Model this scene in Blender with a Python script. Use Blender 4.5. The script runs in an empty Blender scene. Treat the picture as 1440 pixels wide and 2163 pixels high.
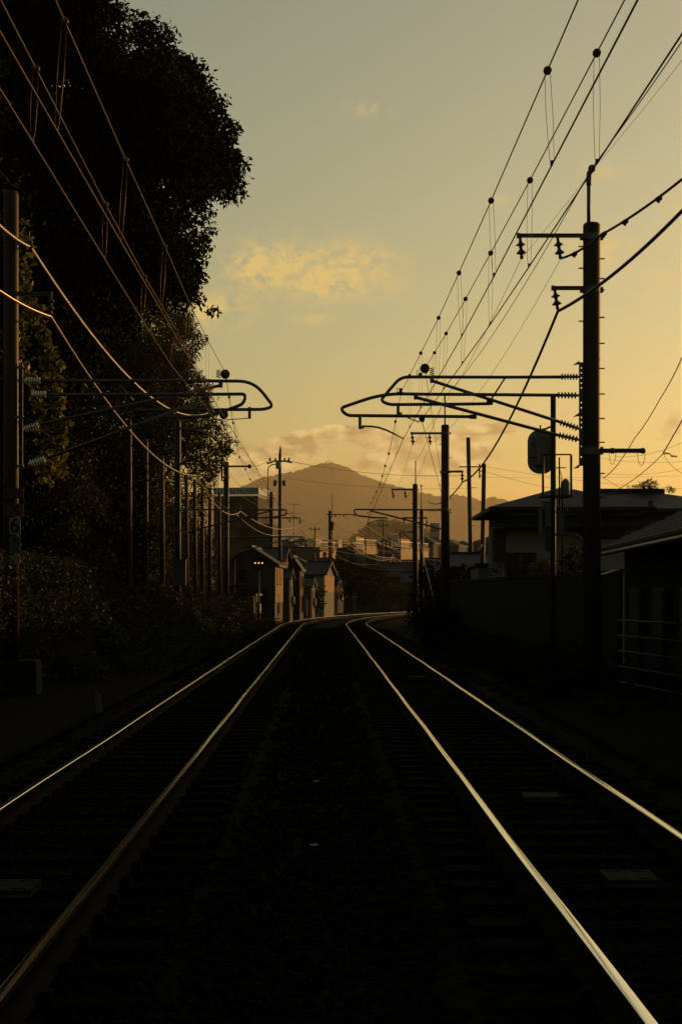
import bpy, math, random
import numpy as np
from mathutils import Vector, Matrix

random.seed(7)
R = math.radians
sc = bpy.context.scene
COL = sc.collection

# ---------------------------------------------------------------- camera
EYE, FPX = 1.55, 3700.0            # eye height above the rail heads, focal length in photo pixels
CX, HY = 720.0, 1260.0             # photo column of the view axis, row of the horizon
cam_data = bpy.data.cameras.new('camera')
cam = bpy.data.objects.new('camera', cam_data)
COL.objects.link(cam)
sc.camera = cam
cam.location = (0, 0, EYE)
cam.rotation_euler = (R(90), 0, 0)
cam_data.sensor_fit = 'HORIZONTAL'
cam_data.sensor_width = 36
cam_data.lens = 36 * FPX / 1440
cam_data.shift_y = (HY - 1081.5) / 1440
cam_data.clip_start = .1
cam_data.clip_end = 40000

# ---------------------------------------------------------------- world, sun, exposure
SUN_AZ, SUN_EL = 51.0, 4.6
world = bpy.data.worlds.new('World')
sc.world = world
world.use_nodes = True
SKY_STRENGTH = .15


def build_sky():
    nt = world.node_tree
    N, L = nt.nodes, nt.links
    bg = N['Background']

    def link(v, s):
        if hasattr(v, 'is_linked'):
            L.new(v, s)
        else:
            s.default_value = v

    def m(op, a, b=0.0, c=None, clamp=False):
        n = N.new('ShaderNodeMath')
        n.operation = op
        n.use_clamp = clamp
        link(a, n.inputs[0])
        link(b, n.inputs[1])
        if c is not None:
            link(c, n.inputs[2])
        return n.outputs[0]

    def mix(f, a, b, kind='MIX'):
        n = N.new('ShaderNodeMix')
        n.data_type = 'RGBA'
        n.blend_type = kind
        link(f, n.inputs[0])
        link(a, n.inputs[6])
        link(b, n.inputs[7])
        return n.outputs[2]

    s = N.new('ShaderNodeTexSky')
    s.sky_type = 'NISHITA'
    s.sun_disc = False
    s.sun_elevation = R(SUN_EL)
    s.sun_rotation = R(SUN_AZ)
    s.air_density = 1.0
    s.dust_density = 1.5
    s.ozone_density = 1.0
    col = mix(1.0, s.outputs[0], (1.235, 1.10, .755, 1), 'MULTIPLY')
    tc = N.new('ShaderNodeTexCoord')
    sep = N.new('ShaderNodeSeparateXYZ')
    L.new(tc.outputs['Generated'], sep.inputs[0])
    az = m('ARCTAN2', sep.outputs[0], sep.outputs[1])
    el = m('ARCSINE', sep.outputs[2])
    U = m('MULTIPLY', az, 3.7)           # thousandths of a radian, roughly
    V = m('MULTIPLY', el, 3.7)
    comb = N.new('ShaderNodeCombineXYZ')
    L.new(U, comb.inputs[0])
    L.new(V, comb.inputs[1])

    def noise(sx, sy, off, detail, dist=0.0, rough=.55):
        mp = N.new('ShaderNodeMapping')
        mp.inputs['Scale'].default_value = (sx, sy, 1)
        mp.inputs['Location'].default_value = off
        L.new(comb.outputs[0], mp.inputs[0])
        n = N.new('ShaderNodeTexNoise')
        n.inputs['Scale'].default_value = 1
        n.inputs['Detail'].default_value = detail
        n.inputs['Roughness'].default_value = rough
        n.inputs['Distortion'].default_value = dist
        L.new(mp.outputs[0], n.inputs['Vector'])
        return n.outputs[0]

    def blobs(lst):
        tot = None
        for (px, py, ru, rv, st) in lst:
            u, v = (px - CX) / 1000, (HY - py) / 1000
            a = m('MULTIPLY', m('SUBTRACT', U, u), 1000 / ru)
            b = m('MULTIPLY', m('SUBTRACT', V, v), 1000 / rv)
            d = m('ADD', m('MULTIPLY', a, a), m('MULTIPLY', b, b))
            e = m('MULTIPLY', m('EXPONENT', m('MULTIPLY', d, -1.0)), st)
            tot = e if tot is None else m('ADD', tot, e)
        return tot

    # thin sunlit cloud shreds, high
    high = blobs([(545, 570, 75, 42, 1.15), (640, 575, 110, 55, .7), (690, 605, 85, 34, 1.0), (745, 555, 70, 34, .75),
                  (800, 560, 60, 26, .45), (458, 662, 62, 30, 1.5), (650, 678, 50, 11, .6), (780, 252, 46, 15, .6),
                  (810, 605, 60, 30, .35), (1285, 385, 50, 18, .4), (1265, 545, 75, 32, .75), (1420, 490, 45, 40, .5),
                  (1055, 438, 22, 12, .5), (1390, 600, 80, 30, .25)])
    fine = noise(16, 22, (5.3, 2.1, 0), 5, .7, .62)
    fine2 = noise(50, 70, (8.1, 4.7, 0), 4, .6, .62)
    n1 = m('ADD', m('MULTIPLY', fine, .72), m('MULTIPLY', fine2, .28))
    mh = m('MULTIPLY', high, m('MULTIPLY', m('SUBTRACT', n1, .39), 5.4, clamp=True), clamp=True)
    mh = m('MULTIPLY', mh, .92)
    k = 1 / SKY_STRENGTH
    col = mix(mh, col, (.77 * k, .56 * k, .20 * k, 1))
    # low cumulus bank behind the mountain
    low = blobs([(560, 962, 85, 34, .9), (628, 948, 50, 26, 1.25), (720, 914, 66, 18, 1.2), (790, 925, 70, 20, .75),
                 (840, 958, 95, 26, .85), (930, 945, 80, 40, .8), (1040, 908, 75, 17, .95), (1010, 960, 90, 26, .7),
                 (900, 1000, 120, 22, .7), (1185, 870, 40, 40, .45), (1330, 930, 100, 50, .45), (1420, 900, 60, 40, .5),
                 (740, 985, 60, 14, .5), (500, 1000, 60, 40, .7)])
    b1 = noise(17, 27, (1.3, 6.2, 0), 7, .25, .5)
    ml = m('MULTIPLY', m('SUBTRACT', m('ADD', m('MULTIPLY', low, .62), m('MULTIPLY', b1, .80)), .69), 6.5, clamp=True)
    b2 = noise(17, 27, (1.3 + .22, 6.2 + .45, 0), 7, .25, .5)
    lit = m('ADD', m('MULTIPLY', m('SUBTRACT', b1, b2), 3.4), .45, clamp=True)
    lowcol = mix(lit, (.40 * k, .28 * k, .12 * k, 1), (.90 * k, .65 * k, .27 * k, 1))
    col = mix(m('MULTIPLY', ml, .88), col, lowcol)
    # the same kind of thin cloud spread over the rest of the sky
    big = noise(1.4, 3.0, (2.7, .4, 0), 5, .4, .6)
    mg = m('MULTIPLY', m('SUBTRACT', big, .57), 2.0, clamp=True)
    col = mix(m('MULTIPLY', mg, .22), col, (.50 * k, .40 * k, .20 * k, 1))
    L.new(col, bg.inputs[0])
    bg.inputs[1].default_value = SKY_STRENGTH


build_sky()
world.cycles.sampling_method = 'MANUAL'
world.cycles.sample_map_resolution = 256
sun_data = bpy.data.lights.new('sun', 'SUN')
sun = bpy.data.objects.new('sun', sun_data)
COL.objects.link(sun)
sun_data.energy = 5.0
sun_data.angle = R(.53)
sun_data.color = (1.0, .54, .20)
sd = Vector((math.sin(R(SUN_AZ)) * math.cos(R(SUN_EL)), math.cos(R(SUN_AZ)) * math.cos(R(SUN_EL)), math.sin(R(SUN_EL))))
sun.rotation_euler = sd.to_track_quat('Z', 'Y').to_euler()

vs = sc.view_settings
vs.view_transform = 'Standard'
vs.look = 'None'
vs.exposure = 0
vs.gamma = 1
cy = sc.cycles
cy.use_denoising = True
cy.max_bounces = 6
cy.diffuse_bounces = 3
cy.glossy_bounces = 3
cy.transmission_bounces = 4
cy.volume_bounces = 0
cy.transparent_max_bounces = 8
cy.sample_clamp_indirect = 4


# ---------------------------------------------------------------- helpers
def P(px, py, Y):
    """photo pixel at distance Y in metres"""
    return Vector(((px - CX) * Y / FPX, Y, EYE + (HY - py) * Y / FPX))


MID_A, MID_B, Y0, RAD = -.04, -.0093, 93.0, 330.0


def mid(Y):
    x = MID_A + MID_B * Y
    if Y > Y0:
        x += (Y - Y0) ** 2 / (2 * RAD)
    return x


def heading(Y):
    return MID_B + (max(0, Y - Y0) / RAD)


def trk(Y, off, z=0.0):
    t = heading(Y)
    n = math.hypot(1, t)
    return Vector((mid(Y) + off / n, Y - off * t / n, z))


MATS = {}


def mat(name, col, rough=.75, metal=0.0, var=.3, scale=6.0, bump=0.0, bscale=60.0, transl=0.0, spec=.1, stretch=None, rvar=0.0, col2=None):
    if name in MATS:
        return MATS[name]
    m_ = bpy.data.materials.new(name)
    m_.use_nodes = True
    nt = m_.node_tree
    N, L = nt.nodes, nt.links
    b = N['Principled BSDF']
    tc = N.new('ShaderNodeTexCoord')
    mp = N.new('ShaderNodeMapping')
    L.new(tc.outputs['Object'], mp.inputs[0])
    if stretch:
        mp.inputs['Scale'].default_value = stretch
    n = N.new('ShaderNodeTexNoise')
    n.inputs['Scale'].default_value = scale
    n.inputs['Detail'].default_value = 6
    n.inputs['Roughness'].default_value = .65
    L.new(mp.outputs[0], n.inputs['Vector'])
    r = N.new('ShaderNodeValToRGB')
    r.color_ramp.elements[0].position = .3
    r.color_ramp.elements[1].position = .7
    c2 = col2 if col2 else tuple(min(1, c * (1 + var)) for c in col)
    r.color_ramp.elements[0].color = tuple(c * (1 - var) for c in col) + (1,)
    r.color_ramp.elements[1].color = tuple(c2) + (1,)
    L.new(n.outputs[0], r.inputs[0])
    L.new(r.outputs[0], b.inputs['Base Color'])
    b.inputs['Roughness'].default_value = rough
    b.inputs['Metallic'].default_value = metal
    b.inputs['Specular IOR Level'].default_value = spec
    if rvar:
        mr = N.new('ShaderNodeMapRange')
        mr.inputs[1].default_value = .3
        mr.inputs[2].default_value = .7
        mr.inputs[3].default_value = max(.02, rough - rvar)
        mr.inputs[4].default_value = min(1, rough + rvar)
        L.new(n.outputs[0], mr.inputs[0])
        L.new(mr.outputs[0], b.inputs['Roughness'])
    if bump:
        n2 = N.new('ShaderNodeTexNoise')
        n2.inputs['Scale'].default_value = bscale
        n2.inputs['Detail'].default_value = 4
        L.new(mp.outputs[0], n2.inputs['Vector'])
        bp = N.new('ShaderNodeBump')
        bp.inputs['Strength'].default_value = bump
        bp.inputs['Distance'].default_value = .02
        L.new(n2.outputs[0], bp.inputs['Height'])
        L.new(bp.outputs[0], b.inputs['Normal'])
    if transl:
        t = N.new('ShaderNodeBsdfTranslucent')
        hs = N.new('ShaderNodeHueSaturation')
        hs.inputs['Value'].default_value = 1.5
        hs.inputs['Hue'].default_value = .48
        L.new(r.outputs[0], hs.inputs['Color'])
        L.new(hs.outputs[0], t.inputs[0])
        mx = N.new('ShaderNodeMixShader')
        mx.inputs[0].default_value = transl
        L.new(b.outputs[0], mx.inputs[1])
        L.new(t.outputs[0], mx.inputs[2])
        L.new(mx.outputs[0], N['Material Output'].inputs[0])
    MATS[name] = m_
    return m_


def glow(name, col, strength):
    m_ = bpy.data.materials.new(name)
    m_.use_nodes = True
    b = m_.node_tree.nodes['Principled BSDF']
    b.inputs['Base Color'].default_value = (.02, .02, .02, 1)
    b.inputs['Emission Color'].default_value = col + (1,)
    b.inputs['Emission Strength'].default_value = strength
    return m_


M_CONC = mat('mast steel', (.026, .0155, .0105), .5, .0, var=.35, scale=3, bump=.15, stretch=(1, 1, .25), spec=.1)
M_STEEL = mat('galvanised steel', (.075, .070, .064), .45, .5, var=.25, scale=9)
M_DARK = mat('dark painted steel', (.03, .027, .024), .5, .2, var=.3)
M_RUST = mat('rusty steel', (.0065, .0042, .0028), .85, .0, var=.4, scale=14, bump=.4, spec=.03)
M_CAB = mat('cable sheath', (.02, .018, .016), .42, .0, var=.2)
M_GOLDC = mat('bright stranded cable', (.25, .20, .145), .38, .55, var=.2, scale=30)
M_COPPER = mat('weathered copper wire', (.09, .056, .029), .45, .6, var=.25)
M_INS = mat('porcelain', (.13, .12, .11), .12, var=.1)
M_INS_SUNLIT = mat('sunlit porcelain', (.62, .58, .5), .12, var=.1, spec=.5)  # paler copy for the left mast, sun glint put into the colour
M_INSB = mat('brown porcelain', (.07, .035, .025), .25, var=.2)
M_WOOD = mat('old timber post', (.055, .032, .019), .55, var=.35, scale=5, bump=.4, stretch=(1, 1, .12))
M_RAIL = mat('polished rail steel', (1.0, .94, .83), .12, 1.0, var=.12, scale=5, stretch=(9, .10, 9), rvar=.06)
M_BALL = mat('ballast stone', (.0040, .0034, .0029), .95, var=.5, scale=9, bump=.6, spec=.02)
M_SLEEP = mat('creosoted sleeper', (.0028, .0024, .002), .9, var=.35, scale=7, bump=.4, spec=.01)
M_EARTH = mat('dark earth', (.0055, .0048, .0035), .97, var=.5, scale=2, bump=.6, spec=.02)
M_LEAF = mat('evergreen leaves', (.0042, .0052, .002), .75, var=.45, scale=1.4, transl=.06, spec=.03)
M_LEAF2 = mat('lighter leaves', (.017, .018, .005), .65, var=.45, scale=1.2, transl=.25, spec=.08)
M_LEAF3 = mat('vine leaves', (.075, .072, .014), .5, var=.4, scale=3, transl=.45, spec=.3)
M_BARK = mat('bark', (.018, .014, .010), .9, var=.4, scale=5, bump=.7, spec=.1)


class MB:
    def __init__(s):
        s.v, s.f = [], []

    def add(s, vs_, fs):
        o = len(s.v)
        s.v += [tuple(p) for p in vs_]
        s.f += [tuple(i + o for i in q) for q in fs]
        return s

    def box(s, c, size, rz=0.0):
        hx, hy, hz = (d / 2 for d in size)
        ca, sa = math.cos(rz), math.sin(rz)
        vs_ = []
        for z in (-hz, hz):
            for x, y in ((-hx, -hy), (hx, -hy), (hx, hy), (-hx, hy)):
                vs_.append((c[0] + x * ca - y * sa, c[1] + x * sa + y * ca, c[2] + z))
        return s.add(vs_, [(3, 2, 1, 0), (4, 5, 6, 7), (0, 1, 5, 4), (1, 2, 6, 5), (2, 3, 7, 6), (3, 0, 4, 7)])

    def tube(s, pts, r, n=8, caps=True):
        pts = [Vector(p) for p in pts]
        k = len(pts)
        rs = r if isinstance(r, (list, tuple)) else [r] * k
        vs_, fs = [], []
        up = None
        for i, p in enumerate(pts):
            d = (pts[min(i + 1, k - 1)] - pts[max(i - 1, 0)])
            if d.length < 1e-9:
                d = Vector((0, 0, 1))
            d.normalize()
            if up is None:
                up = Vector((0, 0, 1)) if abs(d.z) < .9 else Vector((0, 1, 0))
            a = d.cross(up).normalized()
            b = a.cross(d).normalized()
            up = b
            for j in range(n):
                t = 2 * math.pi * j / n
                vs_.append(p + (a * math.cos(t) + b * math.sin(t)) * rs[i])
        for i in range(k - 1):
            for j in range(n):
                j2 = (j + 1) % n
                fs.append((i * n + j, i * n + j2, (i + 1) * n + j2, (i + 1) * n + j))
        if caps:
            fs.append(tuple(range(n - 1, -1, -1)))
            fs.append(tuple((k - 1) * n + j for j in range(n)))
        return s.add(vs_, fs)

    def lathe(s, p0, p1, prof, n=12):
        p0, p1 = Vector(p0), Vector(p1)
        return s.tube([p0.lerp(p1, t) for t, _ in prof], [r for _, r in prof], n) if False else s._lathe(p0, p1, prof, n)

    def _lathe(s, p0, p1, prof, n):
        d = (p1 - p0).normalized()
        up = Vector((0, 0, 1)) if abs(d.z) < .9 else Vector((0, 1, 0))
        a = d.cross(up).normalized()
        b = a.cross(d).normalized()
        vs_, fs = [], []
        for t, r in prof:
            c = p0.lerp(p1, t)
            for j in range(n):
                w = 2 * math.pi * j / n
                vs_.append(c + (a * math.cos(w) + b * math.sin(w)) * r)
        k = len(prof)
        for i in range(k - 1):
            for j in range(n):
                j2 = (j + 1) % n
                fs.append((i * n + j, i * n + j2, (i + 1) * n + j2, (i + 1) * n + j))
        fs.append(tuple(range(n - 1, -1, -1)))
        fs.append(tuple((k - 1) * n + j for j in range(n)))
        return s.add(vs_, fs)

    def ball(s, c, r, n=10):
        c = Vector(c)
        prof = [(.5 - .5 * math.cos(math.pi * i / 6), r * max(.02, math.sin(math.pi * i / 6))) for i in range(7)]
        return s._lathe(c - Vector((0, r, 0)), c + Vector((0, r, 0)), prof, n)

    def prism(s, poly, vec):
        """polygon (list of points) pushed along vec"""
        k = len(poly)
        a = [Vector(p) for p in poly]
        b = [p + Vector(vec) for p in a]
        fs = [tuple(range(k - 1, -1, -1)), tuple(range(k, 2 * k))]
        for i in range(k):
            j = (i + 1) % k
            fs.append((i, j, k + j, k + i))
        return s.add(a + b, fs)

    def build(s, name, material, parent=None, smooth=False):
        o3 = wloc(parent) if parent else Vector((0, 0, 0))
        me = bpy.data.meshes.new(name)
        if o3.length:
            vs_ = [(x - o3.x, y - o3.y, z - o3.z) for x, y, z in s.v]
        else:
            vs_ = s.v
        me.from_pydata(vs_, [], s.f)
        me.validate()
        me.materials.append(material)
        if smooth:
            me.polygons.foreach_set('use_smooth', [len(p.vertices) <= 4 for p in me.polygons])
        o = bpy.data.objects.new(name, me)
        COL.objects.link(o)
        if parent:
            o.parent = parent
        return o


def wloc(o):
    v = Vector((0, 0, 0))
    while o:
        v += o.location
        o = o.parent
    return v


def tag(o, label=None, cat=None, group=None, kind=None):
    for k, v in (('label', label), ('category', cat), ('group', group), ('kind', kind)):
        if v:
            o[k] = v
    return o


def thing(name, label, cat, loc, group=None):
    o = bpy.data.objects.new(name, None)
    o.empty_display_size = .2
    COL.objects.link(o)
    o.location = loc
    return tag(o, label, cat, group)


def npmesh(name, V, F, material, parent=None):
    """fast mesh from numpy arrays, quads or tris of one size"""
    o3 = wloc(parent) if parent else Vector((0, 0, 0))
    me = bpy.data.meshes.new(name)
    V = np.asarray(V, dtype=np.float32) - np.array(o3, dtype=np.float32)
    F = np.asarray(F, dtype=np.int32)
    me.vertices.add(len(V))
    me.vertices.foreach_set('co', V.ravel())
    k = F.shape[1]
    me.loops.add(F.size)
    me.loops.foreach_set('vertex_index', F.ravel())
    me.polygons.add(len(F))
    me.polygons.foreach_set('loop_start', np.arange(0, F.size, k, dtype=np.int32))
    me.polygons.foreach_set('loop_total', np.full(len(F), k, dtype=np.int32))
    me.update(calc_edges=True)
    me.materials.append(material)
    o = bpy.data.objects.new(name, me)
    COL.objects.link(o)
    if parent:
        o.parent = parent
    return o


RNG = np.random.default_rng(11)


def leaf_cloud(clumps, per_m2, size, droop=.5, flat=.75, aspect=.5):
    """leaves on and in ellipsoid clumps: (x,y,z,r) -> verts, quads"""
    C = []
    for (x, y, z, r) in clumps:
        n = int(per_m2 * 4 * math.pi * r * r * flat)
        d = RNG.normal(size=(n, 3))
        d /= np.linalg.norm(d, axis=1)[:, None]
        rad = r * (.55 + .5 * RNG.random(n) ** .6)
        # uneven outline: twig directions push out
        lob = 1 + .22 * np.sin(d[:, 0] * 5 + x * 3) * np.sin(d[:, 2] * 6 + z * 5) + .12 * np.sin(d[:, 1] * 9 + y)
        p = d * (rad * lob)[:, None]
        p[:, 2] *= flat
        C.append(p + np.array([x, y, z]))
    C = np.concatenate(C)
    n = len(C)
    ax = RNG.normal(size=(n, 3))
    ax[:, 2] = ax[:, 2] * .6 - droop
    ax /= np.linalg.norm(ax, axis=1)[:, None]
    sd_ = np.cross(ax, RNG.normal(size=(n, 3)))
    sd_ /= np.linalg.norm(sd_, axis=1)[:, None] + 1e-9
    nr = np.cross(ax, sd_)
    L_ = (size * (.65 + .7 * RNG.random(n)))[:, None]
    W_ = L_ * aspect
    V = np.empty((n, 4, 3))
    V[:, 0] = C
    V[:, 1] = C + ax * L_ * .45 + sd_ * W_ * .5 + nr * L_ * .06
    V[:, 2] = C + ax * L_
    V[:, 3] = C + ax * L_ * .45 - sd_ * W_ * .5 + nr * L_ * .06
    F = np.arange(n * 4).reshape(n, 4)
    return V.reshape(-1, 3), F


# ================================================================ GROUND AND TRACKS
def toe(Y):
    """x of the foot of the left bank"""
    left = mid(Y) - 1.785
    if Y < 34:
        return left - 6.3
    if Y < 52:
        return left - 6.3 + (Y - 34) / 18 * 3.6
    return left - 2.7


def ground_z(x, Y):
    base = -.62
    t = toe(Y)
    if 20 < Y < 135 and x < t:
        k = min(1, (t - x) / 3.6)
        fade = min(1, (Y - 20) / 10) * min(1, (135 - Y) / 20)
        base += 2.5 * (k * k * (3 - 2 * k)) * fade
        base += .12 * math.sin(x * 1.9 + Y * .7) * k * fade
    rt = mid(Y) + 1.785
    if x > rt + 2.6 and Y < 130:
        k = min(1, (x - rt - 2.6) / 1.5)
        base += .35 * k
    return base


def build_ground():
    xs = [-12000, -6000, -3000, -1200, -500, -200, -90, -50, -30] + [i * .75 for i in range(-32, 33)] + [30, 50, 90, 200, 500, 1200, 3000, 6000, 12000]
    ys = [-12000, -4000, -1200, -300, -80, -25] + [i * 2.0 for i in range(-5, 80)] + [165, 180, 200, 230, 280, 350, 500, 800, 1300, 2200, 4000, 6500, 9000, 12000]
    V = [(x, y, ground_z(x, y) if abs(x) < 60 and -30 < y < 300 else -.62) for y in ys for x in xs]
    n = len(xs)
    F = [(j * n + i, j * n + i + 1, (j + 1) * n + i + 1, (j + 1) * n + i) for j in range(len(ys) - 1) for i in range(n - 1)]
    m_ = MB()
    m_.v, m_.f = V, F
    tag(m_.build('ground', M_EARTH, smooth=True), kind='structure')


build_ground()


def build_trackbed():
    prof = [(-4.15, -.60), (-3.3, -.22), (-2.9, -.20), (-.7, -.20), (-.35, -.27), (.35, -.27), (.7, -.20), (2.9, -.20), (3.3, -.22), (4.15, -.60)]
    ys = [-6 + i * 1.0 for i in range(250)]
    V, F = [], []
    n = len(prof)
    for y in ys:
        for o, z in prof:
            V.append(trk(y, o, z + (random.uniform(-.012, .012) if z > -.5 else 0)))
    for j in range(len(ys) - 1):
        for i in range(n - 1):
            F.append((j * n + i, j * n + i + 1, (j + 1) * n + i + 1, (j + 1) * n + i))
    m_ = MB()
    m_.v, m_.f = [tuple(v) for v in V], F
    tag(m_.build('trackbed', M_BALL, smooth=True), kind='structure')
    # loose stones near the camera
    n = 62000
    Y = np.concatenate([4.5 + 32 * RNG.random(42000) ** 2.0, 36 + 62 * RNG.random(20000) ** 1.2])
    off = RNG.uniform(-3.7, 3.7, n)
    # blunt angular stone: a jittered block of 12 triangles
    ico = np.array([(-.8, -.7, -.7), (.8, -.7, -.7), (.7, .8, -.7), (-.7, .8, -.7), (-.6, -.5, .7), (.5, -.6, .75), (.6, .5, .6), (-.5, .6, .8)])
    fi = np.array([(0, 2, 1), (0, 3, 2), (4, 5, 6), (4, 6, 7), (0, 1, 5), (0, 5, 4), (1, 2, 6), (1, 6, 5), (2, 3, 7), (2, 7, 6), (3, 0, 4), (3, 4, 7)])
    V, F = [], []
    pos = np.zeros((n, 3))
    for i in range(n):
        o = off[i]
        zz = -.2 if .7 < abs(o) < 2.9 else (-.265 if abs(o) < .4 else -.23)
        if abs(o) > 3.3:
            zz = -.22 - (abs(o) - 3.3) * .45
        pos[i] = trk(Y[i], o, zz + .01)
    sc_ = RNG.uniform(.016, .036, (n, 1, 1))
    sc_[Y > 36] *= 1.7
    sh = ico[None] * (1 + RNG.uniform(-.38, .38, (n, 8, 3))) * sc_
    sh[:, :, 2] *= .75
    V = (sh + pos[:, None, :]).reshape(-1, 3)
    F = (fi[None] + (np.arange(n) * 8)[:, None, None]).reshape(-1, 3)
    tag(npmesh('ballast_stones', V, F, M_BALL), 'loose grey brown ballast stones between and beside the rails', 'ballast', kind='stuff')


build_trackbed()

RAIL_PROF = [(-.061, -.153), (.061, -.153), (.061, -.143), (.012, -.125), (.0085, -.045), (.030, -.034), (.0325, -.012), (.029, -.0045), (.020, -.0012), (0, 0),
             (-.020, -.0012), (-.029, -.0045), (-.0325, -.012), (-.030, -.034), (-.0085, -.045), (-.012, -.125), (-.061, -.143)]
GAUGE = 1.067


def strip(prof_ids, off, parent, name, material):
    m_ = MB()
    ys = [-5 + i * 1.25 for i in range(200)]
    k = len(prof_ids)
    for y in ys:
        wob = .003 * math.sin(y * .9 + off) + .003 * math.sin(y * .37)
        for (dx, dz) in prof_ids:
            m_.v.append(tuple(trk(y, off + dx + wob, dz + .002 * math.sin(y * .6 + off * 3))))
    for j in range(len(ys) - 1):
        for i in range(k - 1):
            m_.f.append((j * k + i, j * k + i + 1, (j + 1) * k + i + 1, (j + 1) * k + i))
    return m_.build(name, material, parent, smooth=True)


def sleeper_mesh():
    m_ = MB()
    # tapered trapezoid with lowered middle
    secs = [(-1.0, .105, .0), (-.8, .105, .0), (-.4, .10, -.02), (.4, .10, -.02), (.8, .105, .0), (1.0, .105, .0)]
    for x, h, dz in secs:
        m_.v += [(x, -h - .02, -.12), (x, h + .02, -.12), (x, h, dz), (x, -h, dz)]
    for i in range(5):
        a, b = i * 4, i * 4 + 4
        for q in range(4):
            m_.f.append((a + q, a + (q + 1) % 4, b + (q + 1) % 4, b + q))
    m_.f += [(0, 3, 2, 1), (20, 21, 22, 23)]
    me = bpy.data.meshes.new('sleeper')
    me.from_pydata(m_.v, [], m_.f)
    me.materials.append(M_SLEEP)
    return me


SLEEPER = sleeper_mesh()


def build_track(off, label):
    base = trk(0, off, -.2)
    t = thing('railway_track', label, 'railway track', base, 'the two running tracks')
    for s_ in (-1, 1):
        o_ = off + s_ * (GAUGE / 2 + .0325)
        # the wheels polish the crown and the corner on the gauge side
        top = [(.0325, -.012), (.0308, -.0058), (.0275, -.0024), (.023, -.0011), (.012, -.0003), (0, 0), (-.012, -.0003), (-.0215, -.0009)]
        if s_ > 0:
            top = [(-x, z) for x, z in reversed(top)]
        lo, hi = top[-1], top[0]
        under = [p for p in RAIL_PROF[12:] + RAIL_PROF[:7]]
        r = strip([lo] + ([(-.0275, -.0024), (-.0308, -.0058)] if s_ < 0 else []) + under + ([(.0308, -.0058), (.0275, -.0024)] if s_ > 0 else []) + [hi], o_, t, 'rail', M_RUST)
        strip(top, o_, r, 'running_surface', M_RAIL)
    y = 2.0
    i = 0
    rest = MB()
    clips = MB()
    while y < 215:
        p = trk(y, off, -.158)
        a = -math.atan(heading(y)) + random.uniform(-.006, .006)
        if i < 165:
            o = bpy.data.objects.new('sleeper', SLEEPER)
            COL.objects.link(o)
            o.parent = t
            o.location = p - base
            o.rotation_euler = (0, 0, a)
        else:
            rest.box(p - Vector((0, 0, .06)), (2.0, .22, .12), a)
        if y < 70:
            for s_ in (-1, 1):
                for q in (-1, 1):
                    c = trk(y, off + s_ * (GAUGE / 2 + .0325) + q * .085, -.135)
                    clips.box(c, (.05, .07, .045), a)
        y += .6
        i += 1
    tag(rest.build('far_sleepers', M_SLEEP, t), kind='stuff')
    tag(clips.build('rail_clips', M_RUST, t), kind='stuff')


build_track(-1.785, 'left hand railway track, dim rails passing under the dark trees')
build_track(1.785, 'right hand railway track whose rails shine with the evening sky')


def balise(px, py, lab, w=.30, l=.38):
    Y = (EYE + .13) * FPX / (py - HY)
    c = Vector(((px - CX) * Y / FPX, Y, -.13))
    t = thing('track_beacon', lab, 'track beacon', c - Vector((0, 0, .03)), 'flat beacons between the rails')
    a = MB()
    # plate with four slots: frame bars
    for x, ww in ((-.44, .12), (0, .2), (.44, .12)):
        a.box(c + Vector((x * w, 0, .012)), (w * ww, l, .024))
    for y, ll in ((-.45, .1), (0, .64), (.45, .1)):
        for x in (-.24, .24):
            a.box(c + Vector((x * w, y * l, .0115)), (w * .3, l * ll, .022))
    m_ = mat('beacon plate', (.008, .0076, .007), .8, var=.3, scale=20, spec=.05)
    a.build('cover_plate', m_, t)
    MB().box(c - Vector((0, 0, .012)), (w * .96, l * .94, .02)).build('base_block', M_DARK, t)
    cb = MB()
    cb.tube([c + Vector((-w * .5, 0, .0)), c + Vector((-w * .9, -.08, -.005)), c + Vector((-.5, -.16, -.01))], .011, 6)
    cb.build('cable', M_RUST, t, True)


balise(1328, 1857, 'flat slotted beacon plate between the bright right hand rails, nearest to the viewer', .30)
balise(1142, 1685, 'flat slotted beacon plate between the right hand rails, the farther one', .30)
balise(22, 1878, 'flat beacon plate between the left hand rails at the picture edge', .30)
balise(880, 1432, 'small low beacon far off between the right hand rails', .34)

# pale litter lying on the ballast
for px, py, a_, lab in ((667, 1654, -.5, 'small pale scrap lying on the ballast, the farther one in mid path'),
                        (663, 1790, -.4, 'small pale scrap lying on the ballast, the nearer one in mid path')):
    Y = (EYE + .24) * FPX / (py - HY)
    c = Vector(((px - CX) * Y / FPX, Y, -.225))
    m_ = MB()
    m_.box(c, (.055, .018, .01), a_)
    m_.box(c + Vector((.012, .004, .006)), (.03, .012, .008), a_ + .4)
    tag(m_.build('litter_scrap', mat('pale litter', (.2, .18, .15), .5), None), lab, 'litter', 'scraps on the ballast')

# ================================================================ WIRES
def span(a, b, sag, n=18):
    a, b = Vector(a), Vector(b)
    out = []
    for i in range(n + 1):
        t = i / n
        p = a.lerp(b, t)
        p.z -= 4 * sag * t * (1 - t)
        out.append(p)
    return out


def path(pts, sags, n=18):
    out = []
    for i in range(len(pts) - 1):
        s_ = span(pts[i], pts[i + 1], sags[i] if isinstance(sags, (list, tuple)) else sags, n)
        out += s_ if i == 0 else s_[1:]
    return out


def wire(name, label, pts, r, material, sags=0.0, n=18, group='overhead wires'):
    m_ = MB()
    m_.tube(path(pts, sags, n), r, 6)
    cat = 'cable' if 'cable' in name else 'wire'
    return tag(m_.build(name, material, None, True), label, cat, group)


def interp(pts, Y):
    for a, b in zip(pts, pts[1:]):
        if a.y <= Y <= b.y:
            t = (Y - a.y) / (b.y - a.y)
            return a.lerp(b, t)
    return None


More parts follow.
